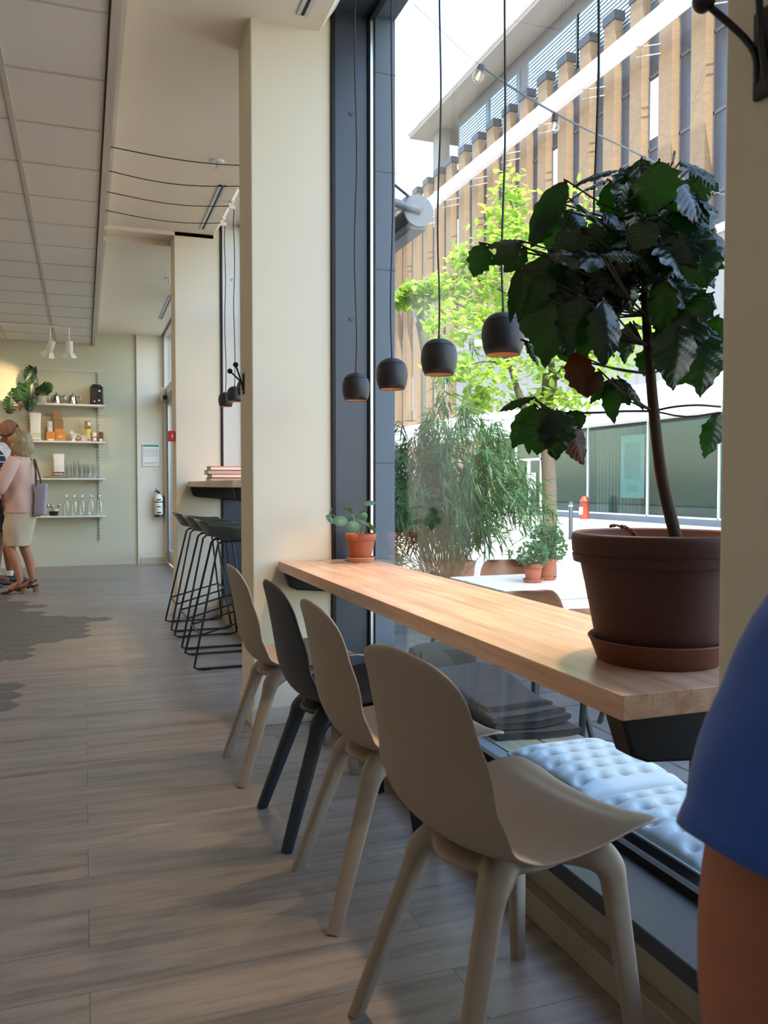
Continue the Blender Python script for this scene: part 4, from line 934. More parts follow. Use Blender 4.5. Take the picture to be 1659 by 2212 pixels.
for an, to in (((.03,.14,.09),(.17,.17,.03)), ((-.03,-.10,.09),(.10,-.115,.03))):
    b = MB(); shoe(b, Lm, an, to, .085); so = b.build('shoe', SH, MR, smooth=True, angle=0)
    b = MB(); b.tube([Lm(an[0], an[1], .07), Lm(an[0], an[1], .125)], .043*km, 14, cap=False); b.build('sock', CUPW, MR, smooth=True)
# third person, cut by the left edge
rt = W(-38, 1272, 8.9)
TR, Lt, kt = person('person in a navy striped polo shirt, cut off by the left edge', (rt.x, rt.y, 0), math.radians(60), SKIN,
    {'l': [(.02, .25, 1.10), (.12, .23, .86)], 'r': [(-.02, -.245, 1.09), (.05, -.25, .84)]}, 1.78)
t = NT('striped_polo'); v = t.coords(swz=(2, 0, 1)); wv = t.node('ShaderNodeTexWave', wave_type='BANDS'); wv.inputs['Scale'].default_value = 4.5; t.link(v, wv.inputs[0])
t.link(t.ramp(wv.outputs['Fac'], [(.90, '2c3444'), (.96, 'c8cad2')]), t.b.inputs['Base Color']); t.b.inputs['Roughness'].default_value = .85; POLO = t.m
b = MB(); rings(b, Lt, [(0,0,.86,.15,.18),(0,0,1.0,.15,.18),(0,0,1.25,.15,.195),(-.005,0,1.37,.13,.185),(-.01,0,1.42,.08,.10),(0,0,1.455,.062,.066)]); b.build('polo_shirt', POLO, TR, smooth=True, angle=0, solid=.006)
for s in (1, -1):
    b = MB(); sleeve(b, Lt, [(0, s*.13, 1.39), (.0, s*.20, 1.33), (.0, s*.235, 1.17)], [.07, .07, .066]); b.build('sleeve', POLO, TR, smooth=True, angle=0, solid=.005)
    b = MB(); rings(b, Lt, [(-.02, s*.10, .10, .075, .07), (.02, s*.095, .48, .085, .08), (0, s*.085, .80, .11, .10), (0, s*.06, .95, .125, .11)]); b.build('trouser_leg', pm('dark_denim', '1e2733', .85), TR, smooth=True, angle=0, solid=.005)
    b = MB(); shoe(b, Lt, (-.03, s*.10, .09), (.10, s*.115, .03), .085); b.build('shoe', SH, TR, smooth=True, angle=0)
b = MB(); hair(b, Lt, (.0,0,1.61), .108,.092,.108, 8, -.4, .45); b.build('hair', pm('brown_hair', '3a2a20', .7, var=.3, vs=60), TR, smooth=True, angle=0, solid=.005)
# person at the right edge, seated; upper arm close to the viewer
E_ = W(1612, 2290, .60); M_ = W(1652, 1850, .60); S_ = W(1835, 1400, .61); px0, py0 = .60, .17
o = thing('person', 'person in a blue t-shirt at the right edge, upper arm close to the viewer', 'person', (px0, py0, .45))
V3 = Vector
J = {'pelvis': (V3((px0-.03, py0, .53)), (.12,.14)), 'belly': (V3((px0-.03, py0, .68)), .12), 'chest': (V3((px0, py0, .88)), .13), 'nb': (V3((px0+.01, py0, 1.06)), .06), 'neck': (V3((px0+.03, py0, 1.13)), .052),
     'h1': (V3((px0+.06, py0, 1.20)), (.075,.07)), 'h2': (V3((px0+.05, py0, 1.27)), (.092,.08)), 'h3': (V3((px0+.035, py0, 1.325)), (.07,.062)), 'nose': (V3((px0+.155, py0, 1.255)), .013), 'chin': (V3((px0+.12, py0, 1.185)), .027)}
E = [('pelvis','belly'),('belly','chest'),('chest','nb'),('nb','neck'),('neck','h1'),('h1','h2'),('h2','h3'),('h2','nose'),('h1','chin')]
def arm(sd, sh, mid, el, wr, s):
    J['sh'+sd] = (sh, .062); J['mi'+sd] = (mid, .049); J['el'+sd] = (el, .043); J['wr'+sd] = (wr, .029); d = (wr-el).normalized(); pc = wr+d*.06; J['pa'+sd] = (pc, (.038,.019)); u = V3((0,0,1)).cross(d).normalized()
    E.extend([('chest','sh'+sd),('sh'+sd,'mi'+sd),('mi'+sd,'el'+sd),('el'+sd,'wr'+sd),('wr'+sd,'pa'+sd)])
    for q, (off, ln) in enumerate(((-.028,.06),(-.010,.075),(.010,.07),(.027,.052))):
        f1 = pc+d*.035+u*off; f2 = f1+d*ln*.55+V3((0,0,-.008)); f3 = f2+d*ln*.35+V3((0,0,-.02))
        for nm, p_, r in (('f',f1,.0095),('g',f2,.0085),('h',f3,.007)): J['%s%s%d'%(nm,sd,q)] = (p_, r)
        E.extend([('pa'+sd,'f%s%d'%(sd,q)),('f%s%d'%(sd,q),'g%s%d'%(sd,q)),('g%s%d'%(sd,q),'h%s%d'%(sd,q))])
    t1 = wr+d*.035-u*s*.04; t2 = t1+d*.035-u*s*.02; J['t%s1'%sd] = (t1,.012); J['t%s2'%sd] = (t2,.009); E.extend([('wr'+sd,'t%s1'%sd),('t%s1'%sd,'t%s2'%sd)])
arm('l', S_, M_, E_, V3((.69, .40, .66)), 1)
arm('r', V3((px0, py0-.21, 1.0)), V3((px0, py0-.24, .85)), V3((px0+.02, py0-.25, .70)), V3((px0+.24, py0-.14, .66)), -1)
for sd, s in (('l', 1), ('r', -1)):
    J['ear'+sd] = (V3((px0+.04, py0+s*.085, 1.25)), .015); E.append(('h2','ear'+sd))
    J['hp'+sd] = (V3((px0, py0+s*.09, .535)), .085); J['kn'+sd] = (V3((px0+.36, py0+s*.10, .52)), .058); J['ca'+sd] = (V3((px0+.35, py0+s*.10, .34)), .05); J['an'+sd] = (V3((px0+.32, py0+s*.10, .085)), .036); J['to'+sd] = (V3((px0+.41, py0+s*.115, .03)), (.04,.025))
    E.extend([('pelvis','hp'+sd),('hp'+sd,'kn'+sd),('kn'+sd,'ca'+sd),('ca'+sd,'an'+sd),('an'+sd,'to'+sd)])
body('body', J, E, SKIN3, o)
BLUE = pm('blue_jersey', '2b55b0', .85, var=.06, vs=10, bump=.05, sheen=.3)
I_ = lambda x, y, z: V3((x, y, z))
b = MB(); rings(b, I_, [(px0-.03,py0,.50,.15,.18),(px0-.03,py0,.66,.145,.175),(px0-.005,py0,.88,.15,.19),(px0,py0,.99,.135,.18),(px0+.005,py0,1.05,.085,.11),(px0+.015,py0,1.085,.065,.068)], noise=.002); b.build('t_shirt', BLUE, o, smooth=True, angle=0, solid=.004)
def sl(sh, mid, flare, end):
    P0 = V3((px0, py0+math.copysign(.12, sh.y-py0), 1.01)); e = mid.lerp(end, .02)
    pts = crom([P0, sh.lerp(P0, .15)+V3((0,0,.0)), sh.lerp(mid, .5), e], 8); n = len(pts)
    rnd = [interp([(0,.075),(.3,.078),(.65,.066),(1,.0615)], i/(n-1)) for i in range(n)]; b = MB()
    # folds along the cloth
    def fn(i, j):
        k = int(round(j*(n-1))); t_ = (pts[min(k+1,n-1)]-pts[max(k-1,0)]).normalized(); u = (V3((1,0,0))-t_*t_.x).normalized(); w = t_.cross(u); a = 2*PI*i
        r = rnd[k]*(1+.018*math.sin(a*4+j*7)+.012*math.sin(a*7-j*11))
        if .90 < j < .93: r *= .975
        return pts[k]+u*(math.cos(a)*r)+w*(math.sin(a)*r)
    b.grid(fn, 40, n-1); b.build('sleeve', BLUE, o, smooth=True, angle=0, solid=.004)
sl(S_, M_, 0, E_); sl(J['shr'][0], J['mir'][0], 0, J['elr'][0])
b = MB(); b.tube([J['pelvis'][0]+V3((-.02,0,-.01)), V3((px0+.05,py0,.55))], [.15,.13], 18); b.build('shorts', BLKC, o, smooth=True)
for sd, s in (('l', 1), ('r', -1)):
    b = MB(); b.tube(crom([J['hp'+sd][0]+V3((-.02,0,.0)), J['hp'+sd][0].lerp(J['kn'+sd][0], .5), J['kn'+sd][0]], 4), .093, 18); b.tube([J['kn'+sd][0], J['ca'+sd][0], J['an'+sd][0]+V3((0,0,.03))], [.08,.075,.06], 18); b.build('trouser_leg', BLKC, o, smooth=True)
    b = MB(); shoe(b, I_, (px0+.30, py0+s*.10, .085), (px0+.37, py0+s*.115, .03), .08, .04); b.build('shoe', SH, o, smooth=True, angle=0)
b = MB(); hair(b, I_, (px0+.035,py0,1.275), .11,.095,.108, 9, -.4, .45); b.build('hair', pm('dark_hair', '2a1f18', .7), o, smooth=True, angle=0, solid=.005)
# ------------------------------------------------------------------ street
GZ = -.30
struct(MB().box(1.3, 4.7, -12, 75, GZ-.2, GZ), 'floor_terrace', m_slabs('shaded_paving_slabs', '62676e', '70747a', '30343a'))  # shade of the shop building put into the darker slab colour
struct(MB().box(4.7, 24, -12, 75, GZ-.2, GZ), 'floor_street', m_slabs('sunlit_street_paving', 'c4c0b8', 'cecac2', '9a968e'))  # sunlight beyond the shade put into the paler paving colour
# timber bench outside below the window
DECK = m_wood('weathered_green_timber', '565f54', '6a7366', '7a8274', (26, .9, 26), .7, 1.2)
def bench(y0, y1, lab):
    o = thing('timber_bench', lab, 'bench', (1.6, (y0+y1)/2, GZ), 'timber benches below the windows')
    for x in (1.425, 1.606): MB().box(x, x+.175, y0, y1, .12, .157).build('seat_plank', DECK, o, bevel=.004)
    for y in (y0+.1, (y0+y1)/2, y1-.2): MB().box(1.46, 1.74, y, y+.08, GZ, .12).build('bench_leg', DECK, o)
bench(.75, 3.75, 'weathered timber bench outside the near window, cushions and blankets on it')
# cushions
def quilt(x0, x1, y0, y1, z0, h, nx, ny, name, mats, lab, rz=0, grp='quilted pale blue seat cushions'):
    cx, cy = (x0+x1)/2, (y0+y1)/2; o = thing(name, lab, 'cushion', (cx, cy, z0), grp); ca, sa = math.cos(rz), math.sin(rz)
    def P_(i, j, top):
        u, v = i*2-1, j*2-1; e = (1-abs(u)**5)*(1-abs(v)**5); fx, fy = i*nx, j*ny
        q = 0
        for oy in range(int(fy)-1, int(fy)+3):
            for ox in range(int(fx)-1, int(fx)+3):
                if 0 < oy < ny:
                    xx = ox+(.5 if oy % 2 else 0)
                    if .2 < xx < nx-.2: d2 = (fx-xx)**2+(fy-oy)**2; q = max(q, math.exp(-d2/.055)); q = max(q, .42*math.exp(-(fy-oy)**2/.02)*math.exp(-(max(0, abs(fx-xx)-.0))**2/.35))
        z = h*e**.45*(1-.55*q) if top else -.004*e
        x = (x1-x0)/2*u*(1-.03*(1-v*v)); y = (y1-y0)/2*v*(1-.03*(1-u*u))
        return Vector((cx+x*ca-y*sa, cy+x*sa+y*ca, z0+.005+z))
    b = MB(); b.grid(lambda i, j: P_(i, j, True), 56, 60); b.grid(lambda i, j: P_(i, j, False), 10, 10)
    b.build('cushion_pad', mats, o, smooth=True, angle=0)
    b = MB(); pts = [P_(min(1,max(0,t)), 0, False) for t in [k/12 for k in range(13)]]+[P_(1, k/12, False) for k in range(1,13)]+[P_(1-k/12, 1, False) for k in range(1,13)]+[P_(0, 1-k/12, False) for k in range(1,13)]
    b.tube([p+Vector((0,0,.006)) for p in pts], .004, 6); b.build('piping', mats, o, smooth=True)
QB = pm('pale_blue_cotton', '8fa3ae', .9, var=.03, sheen=.2); QD = pm('grey_canvas', '2a2f33', .8)
o = thing('zip_cushion', 'flat dark grey zipped cushion under the two quilted pads outside', 'cushion', (1.54, 1.95, .157))
MB().box(1.435, 1.76, 1.46, 2.42, .157, .195).build('cushion_body', QD, o, bevel=.014, seg=3, smooth=True)
b = MB(); b.box(1.4335, 1.4365, 1.48, 2.40, .174, .180); b.build('zip', pm('zip_metal', '9aa6b0', .3, metal=.8), o)
quilt(1.335, 1.70, 2.00, 2.46, .198, .055, 5, 6, 'quilted_cushion', QB, 'pale blue quilted cushion farther along the outside bench')
quilt(1.335, 1.70, 1.53, 1.99, .198, .055, 5, 6, 'quilted_cushion', QB, 'pale blue quilted cushion nearest the viewer on the outside bench', .02)
quilt(1.36, 1.74, 1.07, 1.455, .16, .10, 1, 1, 'throw_pillow', pm('beige_linen_pillow', '7e7b6c', .9), 'beige pillow corner beside the nearest quilted cushion, by the blue sleeve', .1, 'throw pillows')
# blankets
BLK1 = pm('dark_grey_fleece', '1a1c1f', .95, var=.15, vs=30, bump=.1)
o = thing('folded_blanket', 'folded dark grey fleece blanket with stitched edge lying on the bench outside', 'blanket', (1.58, 3.05, .157))
for k, (x0, x1, y0, y1) in enumerate(((1.44, 1.80, 2.72, 3.42), (1.45, 1.785, 2.76, 3.42), (1.44, 1.775, 2.78, 3.42), (1.45, 1.76, 2.86, 3.42))):
    z = .158+k*.026
    def fn(i, j):
        a = 2*PI*i; c, s_ = math.cos(a), math.sin(a); x = (x0+x1)/2+(x1-x0)/2*math.copysign(abs(c)**.25, c)
        return Vector((x, lerp(y0, y1, j)+.02*math.sin(x*14+k), z+.0135+.0135*math.copysign(abs(s_)**.6, s_)+.008*math.sin(j*6+k*1.3)*(1+c)*(k > 0)+.03*j*j*k*.4))
    b = MB(); b.grid(fn, 32, 14); b.v += []; n0 = 33
    b.f.append(tuple(range(32))); b.mi.append(0); b.f.append(tuple(14*33+q for q in range(32))); b.mi.append(0)
    b.build('blanket_fold', BLK1, o, smooth=True, angle=70)
b = MB()
for q in range(34): y = 2.75+q*.019; b.tube([(1.442, y, .262), (1.436, y, .25), (1.445, y, .238)], .0013, 4)
b.build('stitching', pm('pale_thread', '5e5a55', .9), o)
o = thing('rolled_blanket', 'dark grey blanket rolled against the stone pier at the end of the outside bench', 'blanket', (1.6, 3.55, .157))
b = MB(); pts = [Vector((1.445, 3.58, .26)), Vector((1.56, 3.57, .27)), Vector((1.68, 3.58, .25))]
b.tube(crom([p for p in pts], 5), [.095, .10, .105, .105, .105, .105, .105, .105, .10, .095, .085], 22); b.build('blanket_roll', BLK1, o, smooth=True, angle=70)
b = MB(); b.grid(lambda i, j: Vector((1.44+.26*i, 3.47+.03*math.sin(i*5), .165+.0*j))+Vector((0, -.10*j*0+.22*j*0, .19*j)), 10, 8); b.build('blanket_flap', BLK1, o, smooth=True, solid=.012)
# ------------------------------------------------------------------ tables, chairs, pots outside
TOPW = pm('white_table_top', 'e4e4e2', .4); LEGB = pm('black_steel_leg', '101114', .5); LEATH = pm('brown_plywood_shell', '6e4a36', .5, var=.1, vs=5)
def table(cx, cy, w, l, lab):
    o = thing('cafe_table', lab, 'table', (cx, cy, GZ), 'tables on the street terrace'); z = GZ+.74
    MB().box(cx-w/2, cx+w/2, cy-l/2, cy+l/2, z-.025, z).build('table_top', TOPW, o, bevel=.006)
    for sx in (-1, 1):
        for sy in (-1, 1): MB().tube([(cx+sx*(w/2-.06), cy+sy*(l/2-.06), z-.025), (cx+sx*(w/2-.03), cy+sy*(l/2-.03), GZ)], .018, 8).build('leg', LEGB, o)
table(2.88, 4.95, .72, 1.2, 'white terrace table carrying the two potted herbs')
table(2.66, 3.2, .62, .9, 'white terrace table nearer to the window, with the small pot')
def tchair():
    o = thing('terrace_chair', 'x', 'chair', (0, 0, 0), 'brown shell chairs on the terrace')
    def sh(i, j):
        u = i*2-1; x = interp([(0, .24), (.4, .0), (.62, -.17), (.8, -.23), (1, -.27)], j); z = interp([(0, .46), (.4, .445), (.62, .50), (.8, .64), (1, .80)], j); hw = interp([(0, .20), (.4, .25), (.7, .27), (.88, .25), (1, .17)], j)
        if j > .9: hw -= .06*((j-.9)/.1)**2
        return Vector((x+.20*abs(u)**2*max(0, min(1, (j-.35)*2.4))*.9, u*hw, z+.06*u*u*(j < .95)))
    b = MB(); b.grid(sh, 14, 16); b.build('seat_shell', LEATH, o, smooth=True, angle=0, solid=.012, sub=1)
    for sx in (-1, 1):
        for sy in (-1, 1): MB().tube([(sx*.13-.02, sy*.14, .45), (sx*.22-.02, sy*.22, 0)], .016, 8).build('leg', LEGB, o)
    return o
t0 = tchair()
for i, (x, y, rz, lab) in enumerate(((3.22, 5.85, -100, 'brown terrace chair beyond the table with the herbs'), (2.32, 4.85, 5, 'brown terrace chair on the window side of the herb table'), (2.36, 4.0, -75, 'brown terrace chair nearest the window, before the pots'),
                                     (3.12, 4.0, 100, 'brown terrace chair with a dark jacket on its back'), (3.55, 5.0, 180, 'brown terrace chair on the street side of the herb table'))):
    c = t0 if i == 0 else copy_tree(t0); c.location = (x, y, GZ); c.rotation_euler = (0, 0, math.radians(rz)); c['label'] = lab
b = MB(); c = Vector((3.16, 3.75, .47)); b.grid(lambda i, j: c+Vector((.24*(i-.5), -.02-.05*math.sin(PI*j)+.05*(j-.5), .06*math.sin(PI*j)-.12*(j-.5)**2*4*.8+.012*math.sin(i*17+j*5))), 16, 10)
tag(b.build('jacket', QD, smooth=True, angle=0, solid=.02), 'dark jacket hung over the back of a terrace chair', 'jacket')
def pillow(c, r, lab):
    b = MB(); b.ball(c, r, 20, 12, (1, 1, .34)); tag(b.build('seat_pillow', pm('rust_pillow', 'a8553c', .9), smooth=True), lab, 'cushion')
pillow((3.14, 5.80, .215), .17, 'rust brown pillow on the chair beyond the herb table')
def terrace_pot(c, R, h, seed, lab, fol, fr=.10, fh=.16, n=420, name='potted_herb', lw=.012, ll=.03):
    c = Vector(c); o = thing(name, lab, 'plant', c, 'potted plants on the terrace'); rnd = random.Random(seed)
    pot(o, c, R, R*.72, h, h*.28, TERRA, R*1.05, .02)
    b = MB(); s_ = MB()
    for q in range(n):
        a = rnd.random()*2*PI; rr = fr*math.sqrt(rnd.random()); z = h+rnd.random()*fh; sh = .45+.55*math.sin(PI*min(1, .15+(z-h)/fh*.85)); p = c+Vector((rr*sh*math.cos(a), rr*sh*math.sin(a), z))
        d = Vector((math.cos(a)+rnd.uniform(-.6,.6), math.sin(a)+rnd.uniform(-.6,.6), rnd.uniform(-.2, .9))).normalized(); u = d.cross(Vector((rnd.uniform(-1,1), rnd.uniform(-1,1), rnd.uniform(-1,1)))).normalized()
        b.add([p, p+d*ll*.5+u*lw, p+d*ll, p+d*ll*.5-u*lw], [(0,1,2,3)])
        if q % 12 == 0: s_.tube([c+Vector((rr*.2*math.cos(a), rr*.2*math.sin(a), h-.02)), p], .0015, 4)
    b.build('foliage', fol, o); s_.build('stems', TWIG, o)
zt_ = GZ+.741
terrace_pot((2.93, 5.05, zt_), .068, .12, 1, 'left terracotta pot with a small herb on the far terrace table', LEAFH, .11, .15, 260)
terrace_pot((3.10, 5.15, zt_), .068, .14, 2, 'right terracotta pot with a bushy green herb on the far terrace table', LEAFH, .13, .24, 700)
terrace_pot((2.60, 3.55, zt_), .065, .12, 3, 'small terracotta pot on the nearer terrace table, half behind the big pot', LEAFH, .09, .12, 200)
# bollard, street lamp
def cyl(name, x, y, r, h, mat, lab, cat):
    o = thing(name, lab, cat, (x, y, GZ)); MB().lathe([(0,0),(r,0),(r,h-.015),(r*.8,h),(0,h+.004)], (x, y, GZ), 20).build('post', mat, o, smooth=True, angle=40); return o
o = cyl('bollard', 11.9, 18.6, .055, .98, pm('dark_grey_steel', '3c4448', .4, metal=.5), 'dark grey steel bollard on the bright street', 'bollard')
MB().lathe([(.056,.86),(.058,.86),(.058,.9),(.056,.9)], (11.9, 18.6, GZ), 20).build('band', ALU, o)
lx, ly = 5.0, 12.0; o = thing('street_lamp', 'slim street lamp post with a clear cone lantern', 'street lamp', (lx, ly, GZ))
GREYP = pm('grey_lamp_post', '6c6a64', .5, metal=.4)
MB().lathe([(0,0),(.07,0),(.07,.5),(.042,.52),(.042,3.55),(0,3.56)], (lx, ly, GZ), 20).build('post', GREYP, o, smooth=True, angle=40)
MB().lathe([(.045,3.5),(.05,3.52),(.13,3.92),(.125,3.94),(0,3.94)], (lx, ly, GZ), 24).build('lamp_base', GREYP, o, smooth=True, angle=40)
MB().lathe([(.125,3.94),(.22,4.5)], (lx, ly, GZ), 24, cap=False).build('lantern_glass', glassmat('lantern_glass', (.85,.9,.92,1), 1.5, base=.15), o, smooth=True, solid=.004)
MB().lathe([(0,4.5),(.23,4.5),(.23,4.52),(.05,4.58),(0,4.58)], (lx, ly, GZ), 24).build('lantern_cap', GREYP, o, smooth=True, angle=40)
MB().lathe([(0,3.95),(.04,3.95),(.03,4.3),(0,4.3)], (lx, ly, GZ), 16).build('bulb', CUPW, o, smooth=True)
# ------------------------------------------------------------------ street tree
rnd = random.Random(21)
def leafcloud(b, blobs, n, ll, lw, rnd, up=.3):
    for q in range(n):
        c, r = blobs[rnd.randrange(len(blobs))]; v = Vector((rnd.gauss(0,1), rnd.gauss(0,1), rnd.gauss(0,1))).normalized()*(rnd.random()**.45)
        p = Vector(c)+Vector((v.x*r[0], v.y*r[1], v.z*r[2])); d = (Vector((rnd.uniform(-1,1), rnd.uniform(-1,1), rnd.uniform(-.9,.4)))).normalized(); u = d.cross(Vector((rnd.uniform(-.5,.5), rnd.uniform(-.5,.5), 1))).normalized(); nn = d.cross(u); L_ = ll*rnd.uniform(.6, 1.2); w = lw*rnd.uniform(.7, 1.15)
        b.add([p, p+d*L_*.3+u*w+nn*w*.25, p+d*L_*.7+u*w*.75+nn*w*.2, p+d*L_, p+d*L_*.7-u*w*.75+nn*w*.2, p+d*L_*.3-u*w+nn*w*.25, p+d*L_*.5], [(0,1,2,6),(2,3,6),(3,4,6),(0,6,4,5)])
tx, ty = 6.25, 10.35
tr = thing('street_tree', 'young street tree with bright green leaves and a pale grey trunk', 'tree', (tx, ty, GZ))
b = MB(); b.tube(crom([(tx, ty, GZ), (tx+.02, ty, .8), (tx-.02, ty+.02, 1.9), (tx, ty, 2.7)], 4), [.125, .118, .112, .108, .105, .103, .10, .10, .10, .10, .10, .10, .09], 16)
def TP(px, py, df=0): return W(px, py, 11.85+df)
brs = [[(tx, ty, 2.5), TP(1195, 830), TP(1180, 700, .3), TP(1160, 560, .5), TP(1100, 430, .2)], [(tx, ty, 2.6), TP(1215, 800, -.2), TP(1240, 720, -.4), TP(1230, 600, -.6)], [TP(1150, 930, .1), TP(1120, 850), TP(1100, 790, -.1), TP(1040, 690, -.3), TP(960, 640, -.4)],
       [TP(1180, 700, .3), TP(1100, 640, .6), TP(1010, 600, .9), TP(930, 620, 1)], [TP(1160, 560, .5), TP(1230, 470, .3), TP(1290, 420)], [TP(1100, 790, -.1), TP(1050, 780, -.5), TP(980, 800, -.8)], [TP(1100, 430, .2), TP(1105, 390, .2)], [TP(1215, 800, -.2), TP(1320, 740, -.8), TP(1400, 700, -1)]]
for k, q in enumerate(brs):
    P_ = crom(q, 4); n = len(P_); r0 = [.07, .06, .06, .035, .03, .025, .02, .04][k]; b.tube(P_, [lerp(r0, .008, i/(n-1)) for i in range(n)], 10)
b.build('trunk', BARK, tr, smooth=True)
blobs = []
for px, py, df, rx, rz in ((1100,430,.2,.32,.5),(1080,500,.1,.5,.4),(1160,520,.4,.6,.5),(1230,470,.2,.6,.5),(940,620,.9,.45,.22),(1000,610,.8,.55,.35),(1060,640,.5,.6,.45),(980,690,-.3,.5,.35),(1060,720,-.2,.6,.4),(1140,640,.3,.7,.5),(1220,620,-.3,.7,.5),
    (900,625,1.0,.3,.12),(870,650,1.1,.25,.12),(980,790,-.7,.4,.2),(1050,810,-.4,.5,.3),(1150,790,.2,.7,.35),(1240,760,-.3,.6,.4),(1030,860,-.2,.35,.2),(1230,860,-.2,.4,.22),(1330,760,-.7,.6,.4),(1320,640,-.4,.7,.5),(1420,720,-.9,.5,.4),(1160,860,.3,.5,.15),(1010,555,.6,.3,.15),(1120,560,-.6,.6,.4)):
    blobs.append((TP(px, py, df), (rx, rx, rz)))
b = MB(); leafcloud(b, blobs, 4200, .15, .042, rnd); b.build('crown', LEAFT, tr, smooth=False)
# ------------------------------------------------------------------ bamboo and shrubs near the window
def bamboo(cx, cy, H_, R_, n, seed, lab, potr=None):
    rnd = random.Random(seed); o = thing('bamboo', lab, 'plant', (cx, cy, GZ), 'bamboo by the terrace')
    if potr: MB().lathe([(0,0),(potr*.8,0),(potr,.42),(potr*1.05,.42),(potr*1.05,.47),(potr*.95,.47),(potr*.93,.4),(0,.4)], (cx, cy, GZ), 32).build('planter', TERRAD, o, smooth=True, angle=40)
    b, s_ = MB(), MB(); z0 = GZ+(.4 if potr else 0)
    for q in range(n):
        a = rnd.random()*2*PI; sp = rnd.random()**.6; L_ = H_*rnd.uniform(.55, 1); r0 = rnd.random()*(potr or .2)*.6
        p0 = Vector((cx+r0*math.cos(a), cy+r0*math.sin(a), z0)); tip = Vector((cx+R_*sp*math.cos(a), cy+R_*sp*math.sin(a), z0+L_*(1-.42*sp**2))); dr = tip+Vector((math.cos(a)*.22*sp, math.sin(a)*.22*sp, -.28*sp))
        P_ = crom([p0, p0.lerp(tip, .55)+Vector((0,0,.12*sp*L_)), tip, dr], 5); s_.tube(P_, .0035, 5)
        for c in P_[4:]:
            for k in range(4):
                d = Vector((math.cos(a)*rnd.uniform(-.3,1.2)+rnd.uniform(-.6,.6), math.sin(a)*rnd.uniform(-.3,1.2)+rnd.uniform(-.6,.6), rnd.uniform(-1.1,.25))).normalized(); u = d.cross(Vector((0,0,1))).normalized(); L2 = rnd.uniform(.13,.23); w = .0105
                p = c+Vector((rnd.uniform(-.05,.05), rnd.uniform(-.05,.05), rnd.uniform(-.05,.05))); b.add([p, p+d*L2*.35+u*w, p+d*L2+Vector((0,0,-.02)), p+d*L2*.35-u*w], [(0,1,2,3)])
    b.build('foliage', LEAFM, o); s_.build('canes', pm('bamboo_cane', '4e5a30', .6), o, smooth=True)
bamboo(3.25, 7.25, 1.85, .80, 150, 4, 'large bamboo with drooping leaves in a dark planter behind the terrace table', .26)
bamboo(1.8, 5.5, 1.25, .26, 40, 5, 'smaller dark bushy bamboo in a pot close to the stone pier', .17)
bamboo(4.4, 9.4, 3.0, .45, 14, 6, 'tall thin bamboo rising behind the larger one', .2)
# ------------------------------------------------------------------ festoon lights and awning
WIRE = pm('grey_cable', '4c5258', .6); BG = glassmat('bulb_glass', (.95,.93,.88,1), 1.5, base=.08)
pb = [Vector((1.47, 3.66, 3.36)), W(1040, 143, 4.5), W(1200, 245, 4.9), W(1390, 338, 5.6), W(1560, 420, 6.6), W(1800, 470, 8.5), Vector((9.5, 8.2, 3.9))]
cp_ = crom(pb, 8); o = thing('string_lights', 'cable of outdoor string lights running from the shop front over the street', 'string lights', pb[1])
MB().tube(cp_[:9], .0012, 5).build('suspension_wire', WIRE, o, smooth=True); MB().tube(cp_[8:], .006, 6).build('cable', WIRE, o, smooth=True)
b0 = None
for k, p in enumerate(pb[1:4]):
    d = (Vector((-.35, -.3, -.75)) if k == 0 else Vector((-.12, 0, -1))).normalized()
    sk = MB().lathe([(.012,.0),(.02,-.008),(.02,-.05),(.014,-.055)], p, 14, ax=-d).build('socket', BLACK, o, smooth=True)
    MB().ball(p+d*.082, .032, 16, 12).build('bulb', BG, o, smooth=True); MB().tube([p+d*.06, p+d*.095], .006, 6).build('filament', emis('filament_%d' % k, 'ffb060', 12), o)
ya, xa, za = 4.2, 1.72, 2.60
o = thing('awning', 'rolled awning with a white end disc on the shop front beyond the near window', 'awning', (xa, ya, za))
MB().lathe([(0,0),(.085,0),(.088,.006),(.085,.012),(0,.012)], (xa, ya, za), 32, ax=(0,1,0)).build('end_disc', pm('awning_white', '7c8188', .4), o, smooth=True, angle=40)
MB().lathe([(.0,.012),(.06,.012),(.06,2.9),(0,2.9)], (xa, ya, za-.005), 24, ax=(0,1,0)).build('cassette_tube', pm('grey_awning_fabric', '45494e', .7), o, smooth=True, angle=40)
MB().box(xa-.045, xa+.05, ya+.012, ya+2.9, za-.10, za-.055).build('front_bar', pm('awning_bar', '70767e', .4), o, bevel=.008)
MB().tube([(xa, ya-.01, za), (1.42, ya-.01, za+.05)], .022, 10).build('arm', pm('awning_arm', '7a8088', .4), o, smooth=True)
MB().lathe([(0,0),(.02,0),(.02,.02),(0,.02)], (xa, ya-.02, za), 16, ax=(0,1,0)).build('pivot_knob', GREYP, o, smooth=True)
b = MB(); b.tube(crom([(1.43, ya, za+.22), (1.55, ya, za+.14), (1.66, ya, za+.07)], 4), .008, 6); b.build('cable', BLACK, o)
